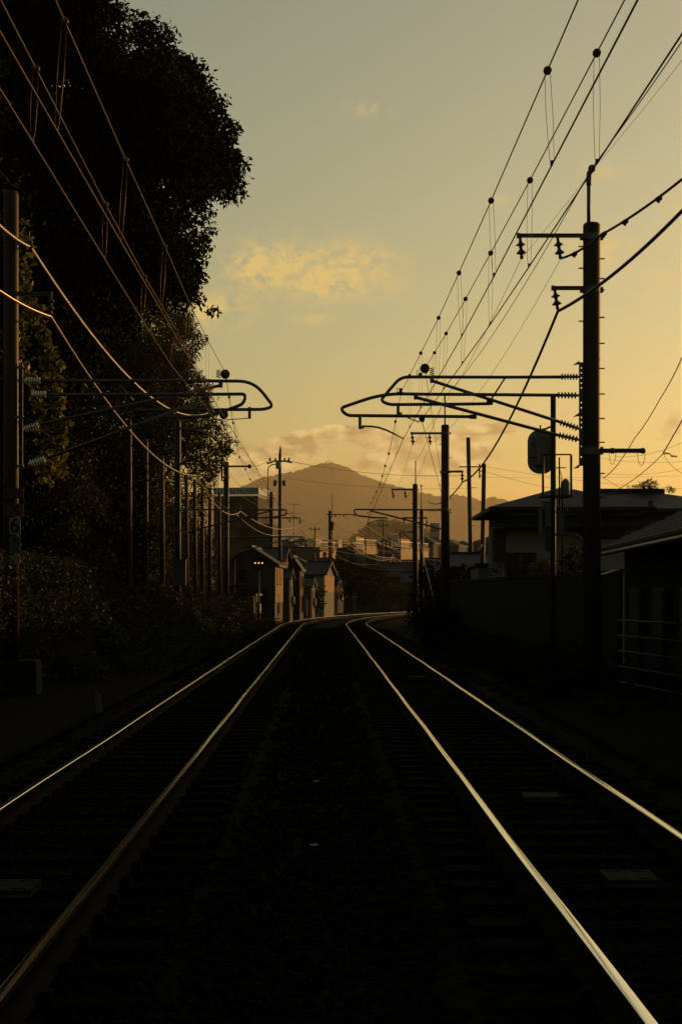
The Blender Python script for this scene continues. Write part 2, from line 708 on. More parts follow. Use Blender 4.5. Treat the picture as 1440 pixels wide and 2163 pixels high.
def extend(p0, p1, Y):
    """continue the line p1->p0 back to distance Y"""
    t = (Y - p0.y) / (p0.y - p1.y)
    return p0 + (p0 - p1) * t


def overhead_line(label, mess, cont, droppers, material, mat_bead, r_m=.0065, r_c=.0075, sag=.0):
    t = thing('overhead_contact_line', label, 'contact line', mess[0], 'overhead contact lines')
    a = MB()
    mp_ = path(mess, sag, 10)
    a.tube(mp_, r_m, 6)
    a.build('messenger_wire', material, t, True)
    cp = path(cont, 0.0, 4)
    MB().tube(cp, r_c, 6).build('contact_wire', material, t, True)
    for Y in droppers:
        p, q = interp(mp_, Y), interp(cp, Y)
        if p is None or q is None or p.z - q.z < .12:
            continue
        d = MB()
        w = .022
        d.tube([p + Vector((-w, 0, -.02)), p.lerp(q, .5) + Vector((-w - .006, 0, 0)), q + Vector((-w * .7, 0, .04)), q + Vector((0, 0, .01))], .0022, 4)
        d.tube([p + Vector((w, 0, -.02)), p.lerp(q, .5) + Vector((w + .006, 0, 0)), q + Vector((w * .9, 0, .04)), q + Vector((0, 0, .01))], .0022, 4)
        o = d.build('dropper', material, t, True)
        b = MB()
        b._lathe(p + Vector((0, -.02, 0)), p + Vector((0, .02, 0)), [(0, .02), (.1, .034), (.9, .034), (1, .02)], 12)
        b.build('hanger_bead', mat_bead, o, True)
        c = MB()
        c.box(q + Vector((0, 0, .018)), (.022, .03, .036))
        c.build('wire_clamp', M_DARK, o)


Y1, Y2, Y3, Y4 = 38.7, 83.0, 122.0, 155.0
# right track, running line: contact on the curved steady arm at mast 1
cA14, cA1 = P(1165, 348, 14.2), P(852, 926, Y1)
mA14, mA1 = P(1156, 148, 14.2), P(848, 826, Y1 + .6)
mA19, cA19 = P(1037, 423, 19.3), P(1043, 583, 19.3)
mA25, mA30 = P(969, 576, 24.2), P(926, 671, 28.6)
cA25 = P(975, 710, 24.2)
mA2, cA2 = P(778, 1072, Y2), P(775, 1107, Y2)
t3 = trk(Y3, 1.785)
t4 = trk(148, 1.785)
mA3, cA3 = Vector((t3.x, t3.y, 5.75)), Vector((t3.x + .2, t3.y, 5.0))
mA4, cA4 = Vector((t4.x, t4.y, 5.75)), Vector((t4.x - .2, t4.y, 5.0))
far5 = trk(185, 1.785)
mA5, cA5 = Vector((far5.x, far5.y, 5.75)), Vector((far5.x, far5.y, 5.0))
overhead_line('contact line over the right track, running past the curved steady arm into the distance',
              [extend(mA14, mA19, -4), mA14, mA19, mA25, mA30, mA1, P(822, 955, 47.5), P(800, 1030, 65), mA2, mA3, mA4, mA5],
              [extend(cA14, cA19, -4), cA14, cA19, cA25, cA1, cA2, cA3, cA4, cA5],
              [9.3, 14.2, 19.3, 24.2, 28.6, 32.9, 36.4, 43, 48, 53, 58, 63, 68, 73, 78, 88, 93, 98, 103, 108, 113, 118], M_DARK, M_INSB)
# right track, second line: lifted over pulleys at mast 1 and anchored on mast 2
mB14, cB14 = P(1260, 111, 14.2), P(1260, 345, 14.2)
mB19, cB19 = P(1119, 380, 18.8), P(1117, 563, 18.8)
mB23, cB23 = P(1036, 534, 22.9), P(1035, 685, 22.9)
mB27, cB27 = P(983, 631, 27), P(976, 768, 27)
mB1, cB1 = P(897, 778, Y1 + .6), P(890, 886, Y1 + .6)
overhead_line('second contact line over the right track, lifted over pulleys and tied to the next mast',
              [extend(mB14, mB19, -4), mB14, mB19, mB23, mB27, P(938, 711, 32), mB1, P(939, 1054, Y2 - .2)],
              [extend(cB14, cB19, -4), cB14, cB19, cB23, cB27, cB1, P(941, 1075, Y2 - .2)],
              [9.6, 14.2, 18.8, 22.9, 27, 31.5, 35.3], M_DARK, M_INSB)
# left track, running line (outer of the left pair on the picture's right)
mC1, cC1 = P(476, 788, Y1 + .5), P(477, 887, Y1 + .5)
mC, cC = [], []
for Y_, a_, b_ in ((14.6, (136, 42), (120, 275)), (19.2, (265, 336), (254, 508)), (24.4, (348, 519), (340, 655)), (29.4, (400, 640), (392, 745))):
    mC.append(P(*a_, Y_))
    cC.append(P(*b_, Y_))
l2, l3, l4 = trk(Y2, -1.785), trk(Y3, -1.785), trk(Y4, -1.785)
l5 = trk(195, -1.785)
overhead_line('contact line over the left track, passing over the pair of pulleys',
              [extend(mC[0], mC[1], -4)] + mC + [P(437, 715, 34), mC1, P(503, 960, 56), P(530, 1016, 68), Vector((l2.x, l2.y, 5.77)),
                                                Vector((l3.x, l3.y, 5.75)), Vector((l4.x, l4.y, 5.75)), Vector((l5.x, l5.y, 5.75))],
              [extend(cC[0], cC[1], -4)] + cC + [cC1, Vector((l2.x + .2, l2.y, 5.0)), Vector((l3.x - .2, l3.y, 5.0)), Vector((l4.x + .2, l4.y, 5.0)), Vector((l5.x, l5.y, 5.0))],
              [9.9, 14.6, 19.2, 24.4, 29.4, 34, 43, 48, 52.5, 57, 62, 67, 72, 77, 88, 93, 98, 103, 108, 113, 118], M_COPPER, M_INSB)
mD, cD = [], []
for Y_, a_, b_ in ((14.6, (75, 143), (68, 298)), (19.6, (222, 430), (220, 545)), (24.4, (305, 583), (300, 675)), (30, (372, 697), (362, 772))):
    mD.append(P(*a_, Y_))
    cD.append(P(*b_, Y_))
overhead_line('lowest contact line over the left track, tied to the next mast',
              [extend(mD[0], mD[1], -4)] + mD + [P(404, 756, 33.5), P(450, 826, Y1 - .6), P(384, 1003, Y2 - .2)],
              [extend(cD[0], cD[1], -4)] + cD + [P(452, 882, Y1 - .6), P(384, 1026, Y2 - .2)],
              [9.9, 14.6, 19.6, 24.4, 30, 34], M_COPPER, M_INSB)

# feeder cables
wire('feeder_cable', 'thick dark feeder cable swooping from the right mast down past the thin poles',
     [P(1640, 290, 24), P(1440, 445, 29), P(1178, 657, Y1), P(977, 1018, Y2), P(905, 1060, Y3)], .034, M_CAB, [.0, .15, .75, .5])
wire('feeder_cable', 'thick knotted dark cable from the right mast cross arm to the upper right',
     [P(1640, 245, 25), P(1440, 378, 31), P(1270, 495, 36.4), P(1186, 545, Y1)], .026, M_CAB, [0, .05, .06])
for i, (px, py, Y_) in enumerate(((1391, 419, 32.4), (1320, 468, 34.6), (1275, 494, 36.2), (1213, 536, 38))):
    q = P(px, py, Y_)
    m_ = MB()
    m_._lathe(q - Vector((.05, -.03, .03)), q + Vector((.05, -.03, .03)), [(0, .03), (.15, .05), (.85, .05), (1, .03)], 10)
    m_.box(q - Vector((0, 0, .055)), (.04, .05, .04))
    tag(m_.build('cable_clamp', M_DARK, None, True), ('outermost', 'second outermost', 'third', 'innermost')[i] + ' black clamp on the knotted cable by the right mast', 'clamp', 'clamps on the knotted cable')

F2 = [P(-150, 545, 33), P(0, 614, 36.5), P(107, 668, Y1), P(415, 1004, Y2), P(508, 1080, Y3), P(634, 1109, Y4), P(745, 1147, 190), P(833, 1178, 225), P(900, 1200, 260)]
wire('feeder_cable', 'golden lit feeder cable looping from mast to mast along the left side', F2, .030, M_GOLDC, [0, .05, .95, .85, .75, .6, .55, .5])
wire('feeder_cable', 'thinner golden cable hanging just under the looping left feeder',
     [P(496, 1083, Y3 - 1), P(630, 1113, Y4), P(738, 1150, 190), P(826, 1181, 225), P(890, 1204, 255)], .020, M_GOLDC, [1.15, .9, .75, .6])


def twisted(name, label, pts, sags, r, gap, pitch, material):
    base = path(pts, sags, 40)
    # resample
    acc, res = 0.0, []
    d = [0.0]
    for a, b in zip(base, base[1:]):
        d.append(d[-1] + (b - a).length)
    tot = d[-1]
    n = int(tot / pitch * 8)
    t = thing(name, label, 'cable', pts[0], 'overhead wires')
    k = 0
    strands = ([], [])
    for i in range(n + 1):
        s_ = tot * i / n
        while k < len(d) - 2 and d[k + 1] < s_:
            k += 1
        f = (s_ - d[k]) / max(1e-6, d[k + 1] - d[k])
        p = base[k].lerp(base[k + 1], f)
        w = 2 * math.pi * s_ / pitch
        for q in (0, 1):
            strands[q].append(p + Vector((math.cos(w + q * math.pi), 0, math.sin(w + q * math.pi))) * gap)
    for st in strands:
        MB().tube(st, r, 5).build('strand', material, t, True)


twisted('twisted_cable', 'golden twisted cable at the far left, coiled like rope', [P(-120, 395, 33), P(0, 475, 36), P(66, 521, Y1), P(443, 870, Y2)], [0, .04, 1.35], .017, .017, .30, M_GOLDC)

# thin wires on the right
TH = M_DARK
wire('ground_wire', 'thick ground wire rising from the tip of the right mast to the upper right', [P(1700, -310, 20), P(1251, 352, Y1), P(938, 838, Y2), P(877, 976, Y3)], .011, TH, [.1, .45, .3])
wire('thin_wire', 'thin wire crossing behind the right mast tip to the picture edge', [P(1560, -30, 24), P(1262, 345, Y1 + .5), P(1099, 548, Y1 + 2.5)], .004, TH, [.05, .02])
wire('thin_wire', 'thin wire from the outer insulator of the upper right cross arm to the next mast', [P(1099, 549, Y1), P(870, 938, Y2), P(828, 1056, Y3)], .006, TH, [.55, .3])
wire('thin_wire', 'thin wire from the inner insulator of the upper right cross arm to the next mast', [P(1184, 546, Y1), P(908, 938, Y2), P(855, 1056, Y3)], .006, TH, [.6, .3])
wire('service_cable', 'wavy black cable slanting past the right mast to the picture edge', [P(1274, 1010, 60), P(1340, 925, 53), P(1395, 840, 46), P(1440, 755, 40), P(1500, 640, 33)], .014, TH, [.15, .06, .05, .05])
wire('service_cable', 'black cable slanting from the house roof to the wire junction at far right', [P(1262, 1050, 72), P(1400, 958, 64)], .014, TH, .25)
wire('service_cable', 'double black cable rising from the wire junction to the right edge', [P(1400, 958, 64), P(1440, 888, 58), P(1520, 750, 50)], .024, TH, 0)
for i, (a, b, lab) in enumerate((((1022, 985, 92), (1440, 1032, 110), 'uppermost thin house wire from the short pole behind the signal to the right'),
                                 ((1022, 995, 92), (1300, 1052, 100), 'second thin house wire from the short pole sloping down to the big roof'),
                                 ((870, 1003, 150), (1440, 1005, 130), 'long level thin wire across the sky behind the right mast'),
                                 ((1268, 1004, 85), (1440, 1085, 80), 'thin wire falling from the right mast towards the big roof edge'),
                                 ((1300, 965, 90), (1440, 935, 84), 'faint thin wire rising to the right edge beyond the mast'),
                                 ((1400, 960, 64), (1462, 1005, 60), 'short cable falling from the wire junction to the right edge'),
                                 ((1280, 1000, 110), (1440, 990, 100), 'faint thin wire just above the far big roof'),
                                 ((1225, 960, 100), (1440, 975, 96), 'faint thin wire low in the sky right of the mast'))):
    wire('house_wire', lab, [P(*a), P(*b)], .008, TH, .2, 10)
m_ = MB()
for i in range(6):
    q = P(1400 + i * 5, 958 + (i - 2) * 2, 64)
    m_.tube([q, q + Vector((.08, 0, -.10 + .05 * (i % 3)))], .025, 5)
tag(m_.build('wire_junction', M_DARK), 'small black knot of connectors where cables meet at far right', 'connector')
# wires from the far utility pole
wire('power_wire', 'upper power wire from the transformer pole across the mountain to the right', [P(615, 975, 143), P(980, 1003, 175)], .022, TH, .5)
wire('power_wire', 'lower faint power wire from the transformer pole across the mountain', [P(600, 1010, 143), P(1010, 1030, 170)], .013, TH, .4)
wire('power_wire', 'power wire from the transformer pole to the end of the left mast arm', [P(565, 974, 143), P(528, 985, Y3)], .018, TH, .12)
wire('power_wire', 'slack dark wire between the two far poles left of centre', [P(600, 1078, 143), P(632, 1094, 155), P(694, 1090, 200)], .022, TH, [.1, .75])
for i, (a, b) in enumerate((((707, 1089, 200), (860, 1160, 265)), ((725, 1089, 200), (880, 1172, 265)), ((748, 1089, 200), (905, 1168, 265)))):
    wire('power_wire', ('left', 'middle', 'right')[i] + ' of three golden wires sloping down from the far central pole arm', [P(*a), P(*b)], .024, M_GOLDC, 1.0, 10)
for i, (a, b) in enumerate((((440, 1010, 100), (478, 1000, Y3)), ((410, 1003, Y2), (500, 1080, Y3)), ((484, 1000, Y3), (575, 1074, Y4)), ((488, 1030, Y3), (590, 1076, 143)))):
    wire('thin_wire', ('short', 'steep', 'upper dark', 'lower dark')[i] + ' thin wire strung between the distant left masts', [P(*a), P(*b)], .010, M_COPPER, .4, 10)


# ================================================================ MASTS
def insulator(parent, a, b, r=.075, core=.03, sheds=6, material=None, name='insulator'):
    prof = [(0, core)]
    for i in range(sheds):
        t0 = .08 + .84 * i / sheds
        w = .84 / sheds
        prof += [(t0 + w * .15, core), (t0 + w * .4, r), (t0 + w * .62, r), (t0 + w * .85, core)]
    prof.append((1, core))
    m_ = MB()
    m_._lathe(a, b, prof, 12)
    return m_.build(name, material or M_INS, parent, True)


def hang_insulator(parent, p, length, lean=0.0, r=.105):
    """string of two discs hanging from p"""
    q = p + Vector((lean, 0, -length))
    m_ = MB()
    m_._lathe(p, q, [(0, .03), (.22, .035), (.30, .06), (.36, r), (.385, r), (.40, .05), (.55, .035), (.62, .06), (.72, r * 1.05), (.75, r * 1.05), (.77, .05), (.84, .03), (.90, .045), (1, .03)], 12)
    return m_.build('insulator_string', M_INSB, parent, True)


def px_tube(m_, pts, Y, r, n=8):
    m_.tube([P(x, y, Y) for x, y in pts], r, n)


def rounded(pts, k=6):
    """round the inner corners of a pixel path"""
    out = [pts[0]]
    for a, b, c in zip(pts, pts[1:], pts[2:]):
        a, b, c = Vector(a), Vector(b), Vector(c)
        d = min((a - b).length, (c - b).length) * .48
        p, q = b + (a - b).normalized() * d, b + (c - b).normalized() * d
        for i in range(k + 1):
            t = i / k
            out.append(tuple(p * (1 - t) ** 2 + b * 2 * t * (1 - t) + q * t * t))
    out.append(pts[-1])
    return out


def mast_body(t, px0, px1, ytop, Y, zbase, bolts=None, taper=1.06, material=None):
    xc = (px0 + px1) / 2
    r = (px1 - px0) / 2 * Y / FPX
    top = P(xc, ytop, Y)
    m_ = MB()
    H = top.z - zbase
    b = Vector((top.x, Y, zbase))
    m_._lathe(b, top, [(0, r * taper), (.5, r * 1.02), (1 - .06 / H * 1, r), (1 - .02 / H, r * .96), (1, r * .8)], 24)
    m_.build('pole', material or M_CONC, t, True)
    cap = MB()
    cap._lathe(top - Vector((0, 0, .02)), top + Vector((0, 0, .03)), [(0, r * .9), (.6, r * .85), (1, r * .5)], 20)
    cap.build('pole_cap', M_DARK, t, True)
    if bolts:
        for i, (py, sd_) in enumerate(bolts):
            q = P(xc, py, Y)
            s_ = MB()
            s_.tube([q + Vector((sd_ * r * .9, 0, 0)), q + Vector((sd_ * (r + .16 * (Y / Y1) ** .2 * .6), 0, 0)), q + Vector((sd_ * (r + .10), 0, .03))][:2], .014 * (1 + Y / 200), 6)
            s_.build('step_bolt', M_STEEL, t)
    return r


def collar(t, px, py, Y, r, h=.10):
    q = P(px, py, Y)
    m_ = MB()
    m_._lathe(q - Vector((0, 0, h / 2)), q + Vector((0, 0, h / 2)), [(0, r * 1.07), (1, r * 1.07)], 24)
    for s_ in (-1, 1):
        m_.box(q + Vector((s_ * (r + .03), 0, 0)), (.07, .08, h))
    m_.build('collar', M_STEEL, t)


# ---- right mast 1
base = Vector(((1249 - CX) * Y1 / FPX, Y1, -.3))
RM = thing('catenary_mast', 'big dark concrete mast at right carrying two bent contact line brackets', 'mast', base, 'catenary masts')
r1 = mast_body(RM, 1231, 1267.5, 472, Y1, -.4, [(546, 1), (588, 1), (612, 1), (670, 1), (725, 1), (778, 1), (832, 1), (884, 1), (934, 1), (1000, 1), (1050, 1), (1110, 1), (1170, 1), (566, -1), (678, -1), (520, -1)])
m_ = MB()
m_.tube([P(1243, 474, Y1), P(1243, 385, Y1)], .042, 10)
m_.tube(path([P(1243, 390, Y1), P(1244, 365, Y1), P(1251, 356, Y1)], 0, 4), .06, 10)
m_.ball(P(1250, 355, Y1), .09)
m_.build('top_spike', M_STEEL, RM, True)


def crossarm(t, x0, x1, py, Y, h, Yoff=0.0, d=.07, name='cross_arm', material=None):
    a, b = P(x0, py, Y + Yoff), P(x1, py, Y + Yoff)
    m_ = MB()
    c = (a + b) / 2
    th = h * .28
    L_ = (b - a).length
    m_.box(c + Vector((0, 0, h / 2 - th / 2)), (L_, d, th))
    m_.box(c + Vector((0, d / 2 - th / 2, -th / 2)), (L_, th, h - th))
    m_.box(c + Vector((-L_ / 2, 0, 0)), (.06, d + .02, h + .02))
    return m_.build(name, material or M_STEEL, t)


crossarm(RM, 1094, 1236, 497, Y1, .085, -.16)
collar(RM, 1249, 500, Y1, r1, .13)
hang_insulator(RM, P(1098, 499, Y1 - .16), .50, .04)
hang_insulator(RM, P(1177, 499, Y1 - .16), .50, .07)
crossarm(RM, 1167, 1236, 608, Y1, .085, -.16)
collar(RM, 1249, 612, Y1, r1, .12)
hang_insulator(RM, P(1171, 609, Y1 - .16), .47, .07)
crossarm(RM, 1262, 1358, 952, Y1, .095, -.05, .09)
collar(RM, 1249, 952, Y1, r1, .17)
m_ = MB()
for px in (1293, 1357):
    m_.ball(P(px, 952, Y1 - .06), .07)
m_.build('arm_bolt', M_STEEL, RM, True)
for (x0, x1, dr) in ((1286, 1300, 26), (1346, 1362, 28)):
    m_ = MB()
    m_.tube([P(x0 + (x1 - x0) * (.5 - .5 * math.cos(math.pi * i / 10)), 955 + dr * math.sin(math.pi * i / 10), Y1 - .06) for i in range(11)], .006, 5)
    m_.build('jumper_loop', M_CAB, RM, True)


def bracket_plate(t, xa, xb, y0, y1, holes, Y, side, material=None):
    """vertical perforated bracket: two strips with bars between round gaps"""
    m_ = MB()
    w = (xb - xa)
    z = lambda py: P(xa, py, Y).z
    s = Y / FPX

    def rect(ax, bx, ay, by):
        c = P((ax + bx) / 2, (ay + by) / 2, Y)
        m_.box(c, (abs(bx - ax) * s, .05, abs(by - ay) * s))
    rect(xa, xa + w * .36, y0, y1)
    rect(xa + w * .70, xb, y0, y1)
    prev = y0
    for h in holes + [None]:
        end = (h - 1.7) if h else y1
        rect(xa + w * .37, xa + w * .69, prev, end)
        prev = (h + 1.7) if h else y1
    for py in (y0, (y0 + y1) / 2, y1):
        c = P(xa, py, Y)
        m_.add([c + Vector((0, -.06, .03)), c + Vector((side * .13, -.06, -.06)), c + Vector((0, -.06, -.04)),
                c + Vector((0, .06, .03)), c + Vector((side * .13, .06, -.06)), c + Vector((0, .06, -.04))],
               [(0, 1, 2), (5, 4, 3), (0, 3, 4, 1), (1, 4, 5, 2), (2, 5, 3, 0)])
    m_.build('bracket_plate', material or M_STEEL, t)


bracket_plate(RM, 1222.5, 1231.5, 765, 984, [777, 787.5, 798, 809, 819, 850, 861, 881.5, 892, 903, 943.5, 965], Y1, -1)


def cantilever(t, Y, tube_pts, strut, ins_top, ins_strut, r=.037, link=None, sm=None, im=None):
    g = MB()
    g.tube([P(x, y, Y) for x, y in tube_pts], r, 10)
    o = g.build('cantilever', sm or M_STEEL, t, True)
    s_ = MB()
    s_.tube([P(x, y, Y - .02) for x, y in strut], r * 1.0, 10)
    q = P(*strut[0], Y - .02)
    s_.box(q + Vector((0, 0, .02)), (.09, .09, .13))
    s_.build('strut', sm or M_STEEL, o, True)
    insulator(t, P(*ins_top[0], Y), P(*ins_top[1], Y), material=im)
    insulator(t, P(*ins_strut[0], Y - .02), P(*ins_strut[1], Y - .02), material=im)
    if link:
        l_ = MB()
        l_.tube([P(x, y, Y + .03) for x, y in link], r * .55, 8)
        l_.build('link_rod', sm or M_STEEL, o, True)
    return o


YU, YL = Y1 + .6, Y1 - .5
u = cantilever(RM, YU, [(1190, 796), (1065, 796.5)] + rounded([(880, 796), (846, 796), (803, 846), (822, 854.5), (880, 854)], 6) + [(960, 853.5), (1035, 852.5)],
               [(912, 804), (1182, 891)], ((1180, 795.5), (1224, 795.5)), ((1178, 890), (1224, 906)), link=[(1066, 799), (1034, 848)])
l = cantilever(RM, YL, [(1178, 834.5), (1000, 833)] + rounded([(900, 832.5), (808, 831), (718, 862), (732, 877.5), (800, 878)], 6) + [(900, 879), (1000, 880)],
               [(878, 839), (1178, 919)], ((1172, 834.5), (1222, 835)), ((1174, 918), (1224, 929)))
m_ = MB()
m_.box(P(1034, 850, YU), (.14, .10, .10))
m_.build('tube_clamp', M_DARK, u)
m_ = MB()
m_.box(P(999, 880, YL), (.15, .10, .09))
m_.build('tube_clamp', M_DARK, l)
for par, Y_, x, y0, y1 in ((u, YU, 840.5, 851, 876), (l, YL, 760, 875, 906)):
    m_ = MB()
    m_.box(P(x, (y0 + y1) / 2, Y_), (.065, .07, (y1 - y0) * Y_ / FPX))
    m_.box(P(x + 4, y1 - 3, Y_), (.09, .05, .05))
    m_.build('drop_bracket', M_STEEL, par)
m_ = MB()
m_.tube([P(x, y, Y_) for x, y, Y_ in ((764, 900, YL), (785, 900.5, YL), (800, 903, YL), (815, 908, YL + .1), (830, 915, YL + .3), (852, 926, Y1))], .021, 8)
m_.build('steady_arm', M_STEEL, l, True)
m_ = MB()
m_.tube([P(842, 874, YU), P(866, 884, YU), P(886, 892, YU)], .014, 6)
m_.build('steady_arm', M_STEEL, u, True)


def pulley(t, px, py, Y, rpx, arm=None, spring=None):
    r = rpx * Y / FPX
    c = P(px, py, Y)
    m_ = MB()
    # disc facing the viewer, grooved rim
    m_._lathe(c + Vector((0, -.05, 0)), c + Vector((0, .05, 0)), [(0, r * .25), (.02, r * .92), (.12, r), (.35, r), (.5, r * .86), (.65, r), (.88, r), (.98, r * .92), (1, r * .25)], 24)
    o = m_.build('pulley', M_DARK, t, True)
    h = MB()
    h._lathe(c + Vector((0, -.075, 0)), c + Vector((0, .075, 0)), [(0, r * .16), (1, r * .16)], 12)
    h.box(c + Vector((.03, -.06, -r * .6)), (.03, .012, r * 1.2))
    h.build('hub', M_STEEL, o)
    if spring:
        s_ = MB()
        x0, y0 = spring
        s_.tube([P(x0 + 5 * math.cos(i * .8), y0 + i * .52, Y) for i in range(34)], .008, 5)
        s_.build('coil', M_DARK, o, True)


pulley(RM, 897, 778, YU, 10, spring=(912, 776))
pulley(RM, 891, 885, YU, 6.2)
m_ = MB()
for (x, y, Y_) in ((880, 789, YU), (838, 826, YL)):
    m_.tube([P(x + 12, y + 2, Y_), P(x, y + 2, Y_), P(x, y - 6, Y_), P(x + 4, y - 6, Y_)], .010, 5)
m_.build('guide_hook', M_DARK, RM, True)
for x, y in ((846, 826), (887.5, 793)):
    MB().box(P(x, y, YL if x < 860 else YU), (.07, .09, .12)).build('wire_saddle', M_DARK, RM)

# ---- left mast 1
base = Vector(((24 - CX) * Y1 / FPX, Y1, -.6))
LM = thing('catenary_mast', 'near left mast with painted number plates, standing against the big dark tree', 'mast', base, 'catenary masts')
rl = mast_body(LM, 8, 39, 405, Y1, .1, None, 1.12)
f_ = MB()
c = P(52, 1395, Y1)
f_.prism([(c.x - .36, Y1 - .35, -.9), (c.x + .33, Y1 - .35, -.9), (c.x + .31, Y1 - .35, c.z - .03), (c.x + .28, Y1 - .35, c.z), (c.x - .62, Y1 - .35, c.z), (c.x - .66, Y1 - .35, -.9)][:1] +
         [(c.x + .33, Y1 - .35, -.9), (c.x + .31, Y1 - .35, c.z - .03), (c.x + .27, Y1 - .35, c.z), (c.x - .62, Y1 - .35, c.z), (c.x - .64, Y1 - .35, c.z - .05)], (0, .75, 0))
f_.build('foundation_block', mat('old foundation concrete', (.009, .0078, .0065), .9, bump=.5), LM)
for x0, x1 in ((34.5, 37), (46.2, 48.2)):
    m_ = MB()
    a, b = P((x0 + x1) / 2, 768, Y1 - .1), P((x0 + x1) / 2, 990, Y1 - .1)
    m_.box((a + b) / 2, ((x1 - x0) * Y1 / FPX, .05, (a - b).length))
    m_.build('bracket_rail', M_STEEL, LM)
for py in (776, 881, 985):
    m_ = MB()
    q = P(40, py, Y1 - .1)
    m_.box(q, (.20, .10, .05))
    m_.add([q + Vector((.02, -.06, .05)), q + Vector((.17, -.06, -.04)), q + Vector((.02, -.06, -.01)),
            q + Vector((.02, .06, .05)), q + Vector((.17, .06, -.04)), q + Vector((.02, .06, -.01))],
           [(0, 1, 2), (5, 4, 3), (0, 3, 4, 1), (1, 4, 5, 2), (2, 5, 3, 0)])
    m_.build('bracket_clamp', M_STEEL, LM)
YU2, YL2 = Y1 + .5, Y1 - .6
u2 = cantilever(LM, YU2, [(86, 803.5), (300, 804)] + rounded([(400, 804), (536, 805), (577, 858), (558, 864.5), (480, 865)], 6) + [(380, 866), (282, 866)],
                [(466, 814), (84, 896)], ((50, 803), (90, 803.5)), ((48, 907), (84, 896)), link=[(252, 812), (281, 846)], im=M_INS_SUNLIT)
l2_ = cantilever(LM, YL2, [(98, 833), (300, 833)] + rounded([(400, 833), (520, 832), (514, 853), (440, 880), (385, 880.5)], 6) + [(345, 880)],
                 [(438, 842), (97, 968)], ((66, 832), (101, 833)), ((60, 980), (98, 968)), im=M_INS_SUNLIT)
m_ = MB()
m_.box(P(527, 872, YU2), (.065, .07, .26))
m_.build('drop_bracket', M_STEEL, u2)
m_ = MB()
m_.tube([P(524, 883, YU2), P(500, 885, YU2), P(478, 886.5, YU2)], .011, 6)
m_.build('steady_arm', M_STEEL, u2, True)
m_ = MB()
m_.tube([P(352, 879, YL2), P(400, 882, YL2), P(430, 880, YL2), P(452, 872, YL2), P(465, 866, YL2)], .022, 8)
m_.box(P(445, 868, YL2), (.10, .08, .10))
m_.build('steady_arm', M_STEEL, l2_, True)
pulley(LM, 475.5, 790, YU2, 9.8, spring=(461, 781))
pulley(LM, 472.5, 875, YU2, 9.6)
crossarm(LM, 36, 68, 512, Y1, .08, -.15)
hang_insulator(LM, P(65, 512, Y1 - .15), .15, 0, .06)
crossarm(LM, 36, 110, 620, Y1, .08, -.15)
hang_insulator(LM, P(107, 620, Y1 - .15), .46, 0, .08)


def text_plate(name, label, x0, x1, y0, y1, Y, plate_mat, text, text_mat, scale=.85):
    a, b = P(x0, y1, Y), P(x1, y0, Y)
    t = thing(name, label, 'sign', Vector(((a.x + b.x) / 2, Y, a.z)), 'plates on the near left mast')
    m_ = MB()
    m_.box((a + b) / 2, (b.x - a.x, .012, b.z - a.z))
    m_.build('plate', plate_mat, t)
    n = len(text)
    for i, ch in enumerate(text):
        cu = bpy.data.curves.new('lettering', 'FONT')
        cu.body = ch
        cu.align_x = 'CENTER'
        cu.align_y = 'CENTER'
        h = (b.z - a.z) / n
        cu.size = h * scale * 1.25
        cu.extrude = .001
        cu.offset = .004 * h / .3
        cu.materials.append(text_mat)
        tmp = bpy.data.objects.new('lettering_curve', cu)
        COL.objects.link(tmp)
        me = bpy.data.meshes.new_from_object(tmp)
        bpy.data.objects.remove(tmp)
        me.name = 'lettering'
        o = bpy.data.objects.new('lettering', me)
        COL.objects.link(o)
        o.parent = t
        o.rotation_euler = (R(90), 0, 0)
        o.location = Vector(((a.x + b.x) / 2, Y - .0085, b.z - h * (i + .5))) - t.location
    return t


M_BLK = mat('black paint', (.012, .012, .012), .5, var=.1)
M_WHP = mat('dull white enamel', (.10, .10, .095), .5, var=.12)
YS = Y1 - rl - .03
text_plate('number_plate', 'dull orange square plate with black X on the left mast', 13, 50, 1064, 1091, YS, mat('orange plate', (.07, .026, .012), .6), 'X', M_BLK, .9)
text_plate('warning_band', 'plain dark orange band above the X plate on left mast', 13, 50, 1031, 1053, YS, mat('orange band', (.05, .018, .012), .6), '', M_BLK)
text_plate('number_plate', 'white plate with black numeral 6 on the left mast', 19, 43.5, 1093, 1129, YS, M_WHP, '6', M_BLK, .95)
text_plate('number_plate', 'weathered dark plate reading R over 0 on left mast', 20, 43.5, 1133, 1170, YS, mat('weathered plate', (.05, .042, .03), .7), 'R0', M_BLK, .8)
text_plate('blank_plate', 'blank pale plate below the lettered plates on left mast', 19, 42, 1173, 1192, YS, M_WHP, '', M_BLK)


# ---- further masts
def simple_cantilever(t, Y, tubep, strut, ins, ins2, steady=None, r=.04):
    o = cantilever(t, Y, tubep, strut, ins, ins2, r)
    if steady:
        m_ = MB()
        m_.tube([P(x, y, Y) for x, y in steady], .024, 6)
        m_.build('steady_arm', M_STEEL, o, True)


def mast(px0, px1, ytop, Y, label, zb=-.6, bolts=True, collars=()):
    xc = (px0 + px1) / 2
    t = thing('catenary_mast', label, 'mast', Vector(((xc - CX) * Y / FPX, Y, zb)), 'catenary masts')
    bl = [(ytop + 40 + i * 1500 / Y * 1.6, (1 if i % 3 else -1)) for i in range(6)] if bolts else None
    r_ = mast_body(t, px0, px1, ytop, Y, zb, bl)
    for py in collars:
        collar(t, xc, py, Y, r_)
    return t, r_


